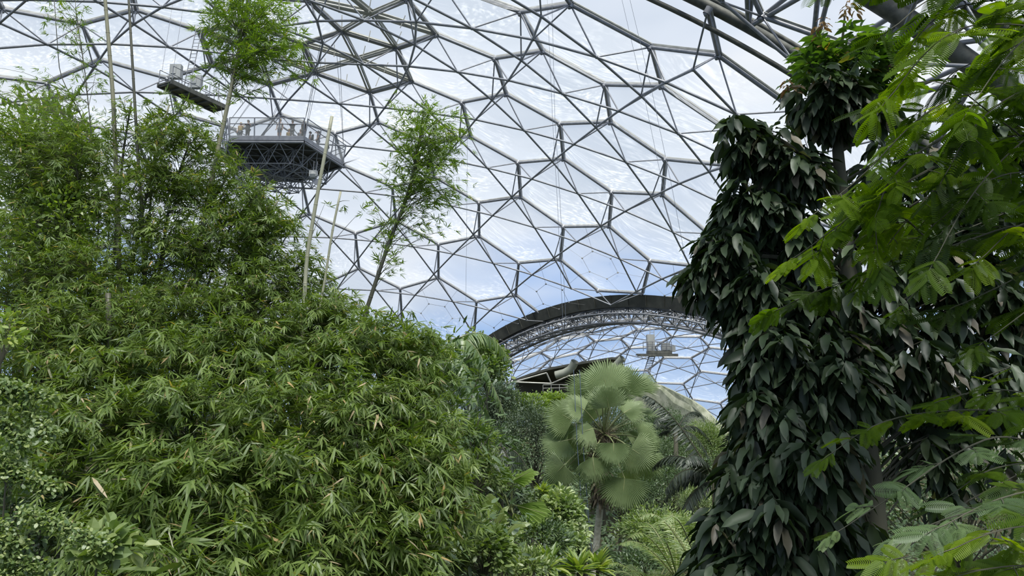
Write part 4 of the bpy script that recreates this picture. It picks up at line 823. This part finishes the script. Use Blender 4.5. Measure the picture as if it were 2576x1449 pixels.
c=at(1255,1130,21.); palm('grey drooping palm with hanging dead-looking fronds under the pale feather palm',A(c[0],c[1],G(c[0],c[1])),c,[(-1,0,1.3,.4,1.3),(1,-.2,1.2,.3,1.4),(-.4,-.9,1.3,.5,1.5),(.4,-.9,1.3,.3,1.5),(-.9,-.4,1.5,.9,1.5),(.2,.8,1.2,.8,1.3)],.5,M_DAT,53,hang=1.3,n=40,r=.10)
def rosette(label,c,heads,L,mat,seed,name='cycad',rise=(1.,1.8),leaf=.4,hang=.15,cat='cycad'):
    rng=np.random.default_rng(seed); base=A(c[0],c[1],G(c[0],c[1])); t=thing(name,label,cat,base); m=MB(); m.tube([base,c],[.16,.12],9); m.build('trunk',M_BARK,t,base)
    for k in range(heads):
        a=2*PI*k/heads+rng.uniform(-.2,.2); rs=rng.uniform(*rise); ml=MB();ms=MB(); feather(ml,ms,rng,c,(math.cos(a),math.sin(a)),L*rng.uniform(.8,1.1),rs,rs*.55,leaf,36,1.,hang,r=.018); o=ml.build('frond',mat,t,base); ms.build('rachis',M_PET,o); COL.objects[-1].data.transform(__import__('mathutils').Matrix.Translation([-float(v) for v in base]))
rosette('bright green cycad with stiff upright fronds at the foot of the shaded tree',at(1705,1460,13.),13,1.25,M_MID,54,leaf=.24,rise=(.9,2.2))
rosette('low green cycad with a fan of fronds in front of the fine-leaved bush',at(1640,1500,13.5),11,.9,M_MID,55,leaf=.2,rise=(.5,1.6))
rosette('second upright green cycad tucked against the hanging dark leaves',at(1775,1490,11.5),10,1.1,M_PALE,56,leaf=.22,rise=(1.2,2.4))
# ------------------------------------------------------------------ pleated broad palms
def pleated(label,c,blades,seed,mat=M_MID,name='pleated_palm'):
    rng=np.random.default_rng(seed); base=A(c[0],c[1],G(c[0],c[1])); t=thing(name,label,'palm tree',base); tv,tt,tq=fanblade(9,.88,.55,.25,4,.04,.03,.1)
    for px,py,qx,qy,w in blades:
        a,b=at(px,py,c[1]-.3),at(qx,qy,c[1]-.7); d=b-a; R=np.linalg.norm(d); mb=MB(); Z=unit(A(.1*w,-.75,.8)+rng.normal(0,.15,3)); mb.inst(tv,tt,tq,a[None],unit(d)[None],Z[None],np.array([[R,R*1.25,R]]),np.array([rng.uniform(.2,.9)])); o=mb.build('leaf_blade',mat,t,base)
        mb=MB(); mb.tube([c,(c+a)/2+A(0,0,.1),a],[.03,.025,.015],5); mb.tube([a,a+d*.5,b],[.014,.009,.003],4); mb.build('midrib',M_PET,o); COL.objects[-1].data.transform(__import__('mathutils').Matrix.Translation([-float(v) for v in base]))
    m=MB(); m.tube([base,c],[.12,.09],8); m.build('stem',M_BARK,t,base)
c=at(1275,1330,17.); pleated('joey palm with wide diamond-shaped pleated leaves below the yellowing leaf',c,[(1235,1370,1205,1300,1),(1240,1365,1250,1290,1),(1245,1370,1300,1310,-1),(1260,1375,1340,1400,1),(1262,1380,1345,1420,-1)],61,M_MID)
c=at(1285,1290,18.5); pleated('pleated palm with yellow-edged leaves arching over the dark gap',c,[(1300,1272,1372,1292,1),(1290,1290,1330,1345,-1),(1255,1225,1262,1180,1),(1290,1210,1335,1185,-1),(1270,1290,1230,1250,1)],62,M_LIME)
c=at(1470,1430,20.); pleated('dark pleated palm standing behind the lime rosettes at the foot of the fan palm',c,[(1462,1420,1425,1345,1),(1466,1420,1460,1340,1),(1474,1418,1505,1360,-1),(1480,1425,1545,1400,-1),(1450,1425,1400,1410,1)],63,M_DKB)
# lime rosettes
def limerose(label,px,py,Y,R,seed,mat=M_LIME):
    rng=np.random.default_rng(seed); c=at(px,py,Y); base=A(c[0],c[1],G(c[0],c[1])); t=thing('dracaena',label,'plant',base,'lime rosette plants below the fan palm' if R>.3 and py>1400 else None); n=46; a=rng.uniform(0,2*PI,n); e=rng.uniform(-.1,1.4,n); D=np.stack([np.cos(a)*np.cos(e),np.sin(a)*np.cos(e),np.sin(e)],1)
    m=MB(); m.inst(*broad(.13,.25,.01,5),c+D*.04,D,unit(A(0,0,1)+D*.1+0*D),R*rng.uniform(.75,1.1,n),rng.uniform(0,1,n)); m.build('foliage',mat,t,base); m=MB(); m.tube([base,c],[.05,.035],7); m.build('stem',M_BARK,t,base)
limerose('lime green rosette plant standing alone left of the rope bottoms',1384,1430,15.,.50,71); limerose('lime green rosette plant just left of the fan palm trunk',1455,1440,15.,.46,72); limerose('lime green rosette plant touching the fan palm trunk',1503,1436,15.5,.44,73)
limerose('small lime rosette high up beside the heart-leaved bush',1364,1240,21.,.35,74)
# ------------------------------------------------------------------ shrubs and trees of the valley slope (label, px,py,Y, radii m, K, per, leaf, mat, tpl)
BU=[('heart_leaf_bush','pale heart-leaved bush left of the fan palm trunk','bush',(1402,1315,21.),(.70,.7,.80),110,22,.15,M_PALE,T_ROUND),
('heart_leaf_bush','lower pale heart-leaved bush in front of the larger one','bush',(1412,1382,19.5),(.62,.6,.45),70,20,.13,M_PALE,T_ROUND),
('fine_leaf_bush','rounded fine-leaved green bush right of the fan palm trunk','bush',(1650,1345,19.),(.95,1.,.55),90,40,.11,M_MID,T_SM),
('fine_leaf_bush','low darker fine-leaved bush under the rounded one','bush',(1610,1430,18.),(.7,.7,.4),70,36,.10,M_DKB,T_SM),
('fine_leaf_bush','light feathery bush between the rounded bush and the dark date palm','bush',(1735,1345,19.),(.75,.7,.42),60,36,.10,M_MID,T_SM),
('conifer','dark grey-green conifer rising beside the yellow-green climber','conifer',(1252,1060,36.),(1.1,1.1,2.2),180,60,.13,M_BLU,T_SM),
('conifer','shorter dark conifer tucked behind the fan palm','conifer',(1345,1130,34.),(1.6,1.3,2.0),180,60,.13,M_BLU,T_SM),
('flowering_climber','bright yellow-green climber with tiny yellow flowers below the canopy roof','climber',(1385,1022,44.),(1.9,1.,.65),100,50,.15,M_LIME,T_RND),
('flowering_climber','yellow-green climber hanging left of the fan palm crown','climber',(1350,1055,42.),(1.0,.8,1.2),80,40,.15,M_LIME,T_RND),
('leafy_tree','bright leafy tree just beyond the tip of the bamboo','tree',(1225,930,30.),(.95,.9,1.0),60,30,.2,M_MID,T_RND),
('leafy_tree','mid green tree in front of the canopy back wall','tree',(1290,1040,40.),(1.7,1.2,.9),110,50,.16,M_MID,T_RND),
('leafy_tree','thin pale tree whose sparse shoots stand before the truss arch foot','tree',(1190,880,30.),(.5,.5,.8),26,16,.16,M_PALE,T_RND),
('hedge','clipped-looking dark creeper curtain covering the slope right of the fan palm crown','hedge',(1668,1110,48.),(1.8,1.5,2.1),260,80,.11,M_DKB,T_SM),
('hedge','lighter green creeper cover on the slope below the wall end','hedge',(1765,1130,50.),(1.7,1.5,1.8),200,70,.12,M_MID,T_SM),
('hedge','dark creeper mass hanging below the concrete wall','hedge',(1600,1165,45.),(2.4,1.5,2.4),260,80,.11,M_DKB,T_SM),
('hedge','deep green creeper bank behind the fan palm trunk','hedge',(1560,1240,38.),(2.6,1.4,1.4),240,70,.11,M_DKB,T_SM),
('hedge','dark creeper bank straight behind the crown of the fan palm','hedge',(1515,1085,46.),(2.1,1.2,1.7),200,70,.11,M_DKB,T_SM),
('locust_tree','yellow-green tree with layered pinnate leaves beside the bamboo edge','tree',(1170,1110,18.),(.75,.6,.55),60,34,.11,M_LIME,T_SM),
('locust_tree','mid green layered tree below the pinnate yellow-green one','tree',(1200,1200,17.),(.7,.6,.6),60,34,.11,M_MID,T_SM),
('locust_tree','small yellow-green umbrella of leaves over the dark gap','tree',(1265,1210,19.),(.5,.45,.28),26,22,.13,M_LIME,T_SM),
('evergreen_shrub','dark blue-green shrub in the shaded hollow','shrub',(1260,1260,20.),(.8,.7,.75),60,30,.16,M_BLU,T_SM),
('evergreen_shrub','dark shrub behind the rope bottoms','shrub',(1385,1275,26.),(1.0,.9,.55),80,30,.19,M_DKB,T_SM),
('leafy_shrub','light green glossy shrub at the lower edge right of the bamboo','shrub',(1215,1400,12.5),(.55,.5,.42),50,24,.11,M_MID,T_RND),
('leafy_shrub','pale leafy shrub at the very bottom between bamboo and rosettes','shrub',(1300,1440,14.),(.7,.6,.35),46,26,.12,M_MID,T_SM),
('leafy_shrub','dark shrub filling the gap under the yellow-edged palm','shrub',(1350,1370,18.),(.8,.7,.55),60,30,.13,M_DKB,T_SM),
('leafy_tree','broad dark tree on the slope above the conifers','tree',(1180,1010,38.),(2.2,1.4,1.8),160,60,.15,M_DKB,T_SM),
('leafy_tree','mid green tree half behind the hanging grey palm','tree',(1230,1170,32.),(1.8,1.2,1.5),140,50,.13,M_DKB,T_SM),
('leafy_tree','dense dark tree at the foot of the slope left of the date palm','tree',(1700,1230,34.),(2.2,1.4,1.3),180,60,.11,M_DKB,T_SM),
('small_palm_bush','spiky green palm scrub beneath the date palm','shrub',(1745,1270,26.),(1.2,1.,.6),70,24,.26,M_PALE,lance(.05,.2)),
('leafy_tree','dark tree seen through gaps behind the big shaded tree','tree',(2060,1250,20.),(1.9,1.4,2.0),130,40,.15,M_DKB,T_SM),
('leafy_tree','dark tree low in the gaps at the far side of the shaded trunk','tree',(2400,1280,16.),(2.2,1.4,1.6),130,40,.15,M_DKB,T_SM)]
for k,(nm,lb,ct,p,rad,K,per,lf,mt_,tp_) in enumerate(BU): bush(nm,lb,ct,at(*p),rad,K,per,lf,mt_,tp_,400+k)
# undergrowth nobody could count
rng=np.random.default_rng(77); m=MB(); n=62000; x=rng.uniform(-24,26,n); y=rng.uniform(9,65,n); z=G(x,y); D=rdir(rng,n); D[:,2]=np.abs(D[:,2])*.6
cl=np.sin(x*1.3)*np.cos(y*.9+x*.4)*.5+.6; z=z+rng.uniform(0,1,n)*.8*cl+.05
m.inst(*T_RND,np.stack([x,y,z],1),D,A(0,-.5,1)+rng.normal(0,.4,(n,3)),rng.uniform(.14,.34,n)*np.clip(y/40,.6,1.4),np.clip(cl*.5+rng.uniform(0,.5,n),0,1))
props(m.build('undergrowth',M_DKB,None),'mixed leafy undergrowth carpeting the valley slope between the trees','undergrowth',kind='stuff')
# ------------------------------------------------------------------ big shaded tree, right
rng=np.random.default_rng(90)
tb=at(2205,1449,6.6); tbase=A(tb[0]+.05,tb[1],G(tb[0],tb[1])); bt=thing('rubber_tree','tall dark tree hung with large leathery drooping leaves, some dry and brown','tree',tbase)
m=MB(); tr=[tbase]+P3([(2205,1440,6.6),(2190,1200,6.6),(2160,1000,6.6),(2140,760,6.6),(2120,520,6.6),(2108,380,6.6),(2106,290,6.6)]); m.tube(tr,[.16,.115,.095,.085,.08,.06,.05,.045],12)
m.build('trunk',M_BARK,bt,tbase,smooth=True); 
ml,mt=MB(),MB()
def whorls(ml,mt,c,rad,n,leaf,tpl=T_BROAD,k=7,down=.75,axis=None,lo=0.,shell=.45):
    c=np.asarray(c,float); d=rdir(rng,n); P=c+d*np.asarray(rad)*rng.uniform(shell,1,(n,1)); ax=np.asarray(tr if axis is None else axis)
    for i in range(0,n,6):
        q=P[i]-A(0,0,.02); a=ax[np.argmin(np.abs(ax[:,2]-q[2]-.15))]; z=np.interp(q[2],ax[:,2],np.arange(len(ax))); s=np.array([np.interp(q[2]-.45*np.linalg.norm((q-a)[:2])-.1,ax[:,2],ax[:,j]) for j in range(3)]); mt.tube([s,(s+q)/2+A(0,0,.08),q],[.012,.008,.004],4,False)
    a=rng.uniform(0,2*PI,(n,1))+np.arange(k)[None]*2.4; h=np.stack([np.cos(a),np.sin(a),0*a],-1); D=unit(h*rng.uniform(.35,1.,(n,k,1))+d[:,None]*.35-A(0,0,1)*down*rng.uniform(.5,1.5,(n,k,1)))
    Z=unit(h*.6+A(0,0,1)*.7+rng.normal(0,.3,(n,k,3))); Q=P[:,None]-A(0,0,1)*np.linspace(0,.09,k)[None,:,None]+h*.012
    r=rng.uniform(0,.88,(n,k)); dry=rng.random((n,k))<.035; r=np.where(dry,rng.uniform(.91,1,(n,k)),r)
    ml.inst(*tpl,Q.reshape(-1,3),D.reshape(-1,3),Z.reshape(-1,3),leaf*rng.uniform(.7,1.2,n*k),r.ravel())
RT=[(2110,250,6.5,110,50,.38,46),(2080,215,6.4,90,40,.3,20),(1900,360,6.6,95,50,.35,22),(1850,320,6.6,60,35,.25,8),(1990,420,6.6,90,80,.4,36),(1880,520,6.7,75,85,.4,44),(1960,600,6.7,110,110,.5,70),(1820,620,6.7,60,60,.35,26),(1785,680,6.7,60,60,.3,22),(1900,740,6.6,85,95,.45,60),(2040,760,6.6,120,120,.5,70),(2200,640,6.8,120,150,.5,60),(2350,720,6.8,130,140,.5,60),(2480,620,6.9,120,160,.5,60),(2480,800,6.9,100,110,.5,36),(1950,880,6.4,90,100,.45,64),(2080,950,6.2,130,120,.5,74),(2260,880,6.5,120,110,.5,46),(2420,930,6.7,100,80,.5,30),(1930,1040,6.2,85,90,.4,60),(2020,1130,5.9,110,110,.45,64),(1900,1200,6.1,85,90,.4,56),(1980,1300,5.8,120,110,.45,66),(1850,1330,6.1,85,80,.4,46),(1900,1430,5.7,140,70,.45,50),(2110,1250,5.9,90,110,.4,36),(2080,1420,5.9,90,70,.4,26),(2330,1130,6.9,110,120,.4,30),(2290,480,6.9,130,150,.4,50),(2450,380,7.,140,160,.4,46),(2400,1010,7,150,60,.4,26),(2550,1100,7.2,70,200,.5,26),(1800,1400,6.3,60,50,.3,18)]  # leading blobs: crown underside, its shade given by the dark leaf colour
for px,py,Y,rx,rz,ry,n in RT:
    s=mpp(px,py,Y); whorls(ml,mt,at(px,py,Y),(rx*s,ry,rz*s),int(n*1.05),.25,lo=py/1449)
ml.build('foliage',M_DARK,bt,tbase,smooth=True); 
for l in ([(2120,520,6.6),(2040,400,6.5),(1960,350,6.5),(1850,300,6.5)],[(2140,760,6.6),(2000,650,6.5),(1850,640,6.5)],[(2108,380,6.6),(2200,330,6.7),(2300,300,6.8)],[(2150,900,6.6),(2300,760,6.7),(2420,650,6.8)]): mt.tube(P3(l),[.035,.025,.016,.008][:len(l)],6)
mt.build('branches',M_BARK,bt,tbase)
# upper crown on the same trunk, backlit brightness put into its leaf colour
ml,mt=MB(),MB(); 
for px,py,Y,rx,rz,ry,n in [(2110,110,6.5,85,45,.35,26),(2110,160,6.5,120,45,.4,34),(2040,170,6.5,60,35,.3,12),(2190,170,6.5,70,50,.3,18),(2260,140,6.6,60,50,.3,14)]:
    s=mpp(px,py,Y); whorls(ml,mt,at(px,py,Y),(rx*s,ry,rz*s),int(n*1.2),.17,down=.15)
ml.build('crown_foliage',M_MANGO,bt,tbase,smooth=True); ch_=bpy.data.objects['crown_foliage']; ch_['label']='young crown leaves with coppery tips, their colour brightened as if backlit'
mt.tube(P3([(2106,300,6.6),(2112,180,6.6),(2125,40,6.5)]),[.03,.02,.008],6); mt.build('crown_twigs',M_BARK,bt,tbase)
cop=LG('copper_young_leaf',[(0,(.12,.10,.04)),(.5,(.20,.13,.06)),(1,(.28,.18,.09))],.35,(1.4,1.1,.5),.06)
for a_,b_ in((at(2135,15,6.5),(.12,.1,.05)),(at(1985,210,6.4),(.10,.1,.06)),(at(2065,60,6.4),(.07,.1,.05))): ml,mt=MB(),MB(); whorls(ml,mt,a_,b_,3,.09,down=.6); ml.build('copper_shoot',cop,bt,tbase)
# ------------------------------------------------------------------ feathery-leaved tree close on the right
rng=np.random.default_rng(120); ab=A(*at(2800,1449,4.2)); abase=A(ab[0],ab[1],G(ab[0],ab[1])); ac_=thing('albizia_tree','close feathery-leaved tree reaching in from the side with bright translucent leaflets','tree',abase)
m=MB(); m.tube([abase,at(2790,1200,4.2),at(2780,700,4.1),at(2760,200,4.)],[.11,.09,.075,.05],10); m.build('trunk',M_BARK,ac_,abase,smooth=True)
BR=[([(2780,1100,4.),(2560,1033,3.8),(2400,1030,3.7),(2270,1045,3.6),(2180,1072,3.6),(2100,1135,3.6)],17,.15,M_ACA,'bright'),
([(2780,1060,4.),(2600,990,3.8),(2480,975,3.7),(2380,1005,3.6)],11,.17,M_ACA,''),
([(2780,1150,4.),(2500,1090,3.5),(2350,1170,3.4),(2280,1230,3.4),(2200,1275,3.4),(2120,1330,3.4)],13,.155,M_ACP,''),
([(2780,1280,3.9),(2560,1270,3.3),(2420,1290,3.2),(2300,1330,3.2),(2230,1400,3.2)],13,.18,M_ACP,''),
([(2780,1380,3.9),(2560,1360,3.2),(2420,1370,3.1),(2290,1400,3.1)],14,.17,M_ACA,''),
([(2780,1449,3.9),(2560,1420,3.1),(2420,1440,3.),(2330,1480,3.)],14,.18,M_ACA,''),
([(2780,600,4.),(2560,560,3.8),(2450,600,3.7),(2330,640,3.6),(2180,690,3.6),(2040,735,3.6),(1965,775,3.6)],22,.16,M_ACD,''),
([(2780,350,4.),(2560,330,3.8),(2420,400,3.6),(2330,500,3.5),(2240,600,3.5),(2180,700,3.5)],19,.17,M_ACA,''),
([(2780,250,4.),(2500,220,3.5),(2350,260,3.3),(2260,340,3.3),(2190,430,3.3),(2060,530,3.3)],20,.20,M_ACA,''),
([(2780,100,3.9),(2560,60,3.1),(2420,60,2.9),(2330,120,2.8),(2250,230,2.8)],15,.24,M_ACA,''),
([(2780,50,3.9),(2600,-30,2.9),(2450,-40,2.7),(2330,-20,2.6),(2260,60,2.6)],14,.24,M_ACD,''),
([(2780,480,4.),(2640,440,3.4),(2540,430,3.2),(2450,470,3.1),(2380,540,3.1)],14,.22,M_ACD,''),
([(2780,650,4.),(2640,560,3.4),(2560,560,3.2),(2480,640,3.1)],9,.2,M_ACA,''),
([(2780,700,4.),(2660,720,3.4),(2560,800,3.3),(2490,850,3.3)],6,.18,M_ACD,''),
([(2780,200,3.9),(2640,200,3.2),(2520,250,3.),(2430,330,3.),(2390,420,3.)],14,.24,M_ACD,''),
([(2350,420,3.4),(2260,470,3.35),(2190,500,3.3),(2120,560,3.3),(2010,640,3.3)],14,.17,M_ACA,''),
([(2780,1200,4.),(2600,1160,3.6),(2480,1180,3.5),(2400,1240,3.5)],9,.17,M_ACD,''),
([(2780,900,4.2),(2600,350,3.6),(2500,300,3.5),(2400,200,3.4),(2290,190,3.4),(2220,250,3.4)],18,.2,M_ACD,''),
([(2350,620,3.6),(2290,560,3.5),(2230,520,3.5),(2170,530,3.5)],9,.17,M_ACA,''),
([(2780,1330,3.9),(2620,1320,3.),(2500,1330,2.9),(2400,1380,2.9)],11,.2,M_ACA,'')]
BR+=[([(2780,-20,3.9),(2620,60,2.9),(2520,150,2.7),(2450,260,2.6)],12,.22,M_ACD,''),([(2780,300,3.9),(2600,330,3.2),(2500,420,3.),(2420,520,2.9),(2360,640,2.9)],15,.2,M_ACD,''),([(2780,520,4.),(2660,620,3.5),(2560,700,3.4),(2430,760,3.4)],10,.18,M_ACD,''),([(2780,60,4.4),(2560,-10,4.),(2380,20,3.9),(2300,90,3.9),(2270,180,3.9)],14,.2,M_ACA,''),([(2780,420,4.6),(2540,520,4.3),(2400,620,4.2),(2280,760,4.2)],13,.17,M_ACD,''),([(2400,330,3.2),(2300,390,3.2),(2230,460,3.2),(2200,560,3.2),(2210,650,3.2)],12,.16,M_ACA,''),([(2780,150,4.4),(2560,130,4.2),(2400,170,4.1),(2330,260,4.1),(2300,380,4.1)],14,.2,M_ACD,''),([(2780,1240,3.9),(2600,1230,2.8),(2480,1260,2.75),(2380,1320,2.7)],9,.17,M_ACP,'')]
for k in range(16):  # unseen branches above the view, added to shade the right-hand trees
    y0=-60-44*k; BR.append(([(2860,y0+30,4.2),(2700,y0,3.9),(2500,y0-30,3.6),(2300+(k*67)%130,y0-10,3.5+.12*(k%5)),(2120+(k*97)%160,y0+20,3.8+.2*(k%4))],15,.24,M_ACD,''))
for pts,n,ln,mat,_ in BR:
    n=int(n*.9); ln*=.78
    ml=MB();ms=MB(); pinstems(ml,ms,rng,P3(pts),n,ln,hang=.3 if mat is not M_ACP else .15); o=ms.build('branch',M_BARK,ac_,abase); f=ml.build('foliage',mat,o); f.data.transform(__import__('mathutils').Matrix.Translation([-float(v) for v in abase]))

# ------------------------------------------------------------------ sky, sun, camera
w=bpy.data.worlds.new('sky'); SC.world=w; w.use_nodes=True; nt=w.node_tree; nt.nodes.clear(); L=nt.links.new
out=N(nt,'ShaderNodeOutputWorld'); bg=N(nt,'ShaderNodeBackground',Strength=1.0)
tc=N(nt,'ShaderNodeTexCoord'); mp=N(nt,'ShaderNodeMapping'); mp.inputs['Scale'].default_value=(1.0,1.0,2.4); L(tc.outputs['Generated'],mp.inputs[0])
sep=N(nt,'ShaderNodeSeparateXYZ'); L(tc.outputs['Generated'],sep.inputs[0])
blue=ramp(nt,[(.0,(.44,.60,.86)),(.18,(.27,.47,.85)),(.5,(.18,.38,.80)),(1.,(.15,.33,.75))]); L(sep.outputs['Z'],blue.inputs[0])
cl=N(nt,'ShaderNodeTexNoise',Scale=1.9,Detail=4.0,Roughness=.45); L(mp.outputs[0],cl.inputs['Vector'])
ad=N(nt,'ShaderNodeMath',operation='MULTIPLY_ADD'); L(sep.outputs['Z'],ad.inputs[0]); ad.inputs[1].default_value=1.25; ad.inputs[2].default_value=-.30
sm=N(nt,'ShaderNodeMath',operation='ADD'); L(cl.outputs[0],sm.inputs[0]); L(ad.outputs[0],sm.inputs[1])
cov=ramp(nt,[(.36,(0,0,0)),(.56,(1,1,1))]); cov.color_ramp.interpolation='EASE'; L(sm.outputs[0],cov.inputs[0])
sh=N(nt,'ShaderNodeTexNoise',Scale=3.0,Detail=3.0); L(mp.outputs[0],sh.inputs['Vector'])
cc=ramp(nt,[(.3,(.58,.67,.80)),(.55,(.76,.83,.94)),(.75,(.96,.98,1.0))]); L(sh.outputs[0],cc.inputs[0])
mix=N(nt,'ShaderNodeMixRGB'); L(cov.outputs[0],mix.inputs[0]); L(blue.outputs[0],mix.inputs[1]); L(cc.outputs[0],mix.inputs[2])
L(mix.outputs[0],bg.inputs[0]); L(bg.outputs[0],out.inputs[0])
sun=bpy.data.lights.new('sun','SUN'); sun.energy=5.6; sun.angle=math.radians(20); sun.color=(1,.95,.84)
so=bpy.data.objects.new('sun',sun); COL.objects.link(so); so.rotation_euler=(math.radians(27),math.radians(8),0)
cam=bpy.data.cameras.new('camera'); co=bpy.data.objects.new('camera',cam); COL.objects.link(co)
co.location=(0,0,ZC); co.rotation_euler=(PI/2+PITCH,0,0); cam.sensor_width=36; cam.lens=36*F/2576; cam.clip_end=600; cam.clip_start=.05
SC.camera=co
SC.view_settings.view_transform='Standard'; SC.view_settings.look='None'; SC.view_settings.gamma=1; SC.view_settings.exposure=0.0; SC.view_settings.use_curve_mapping=False
cy=SC.cycles
cy.max_bounces=5; cy.diffuse_bounces=3; cy.glossy_bounces=1; cy.transmission_bounces=3; cy.transparent_max_bounces=10
cy.caustics_reflective=False; cy.caustics_refractive=False; cy.use_denoising=True
cy.use_adaptive_sampling=True; cy.adaptive_threshold=.045; cy.time_limit=1050
SC.render.use_persistent_data=False
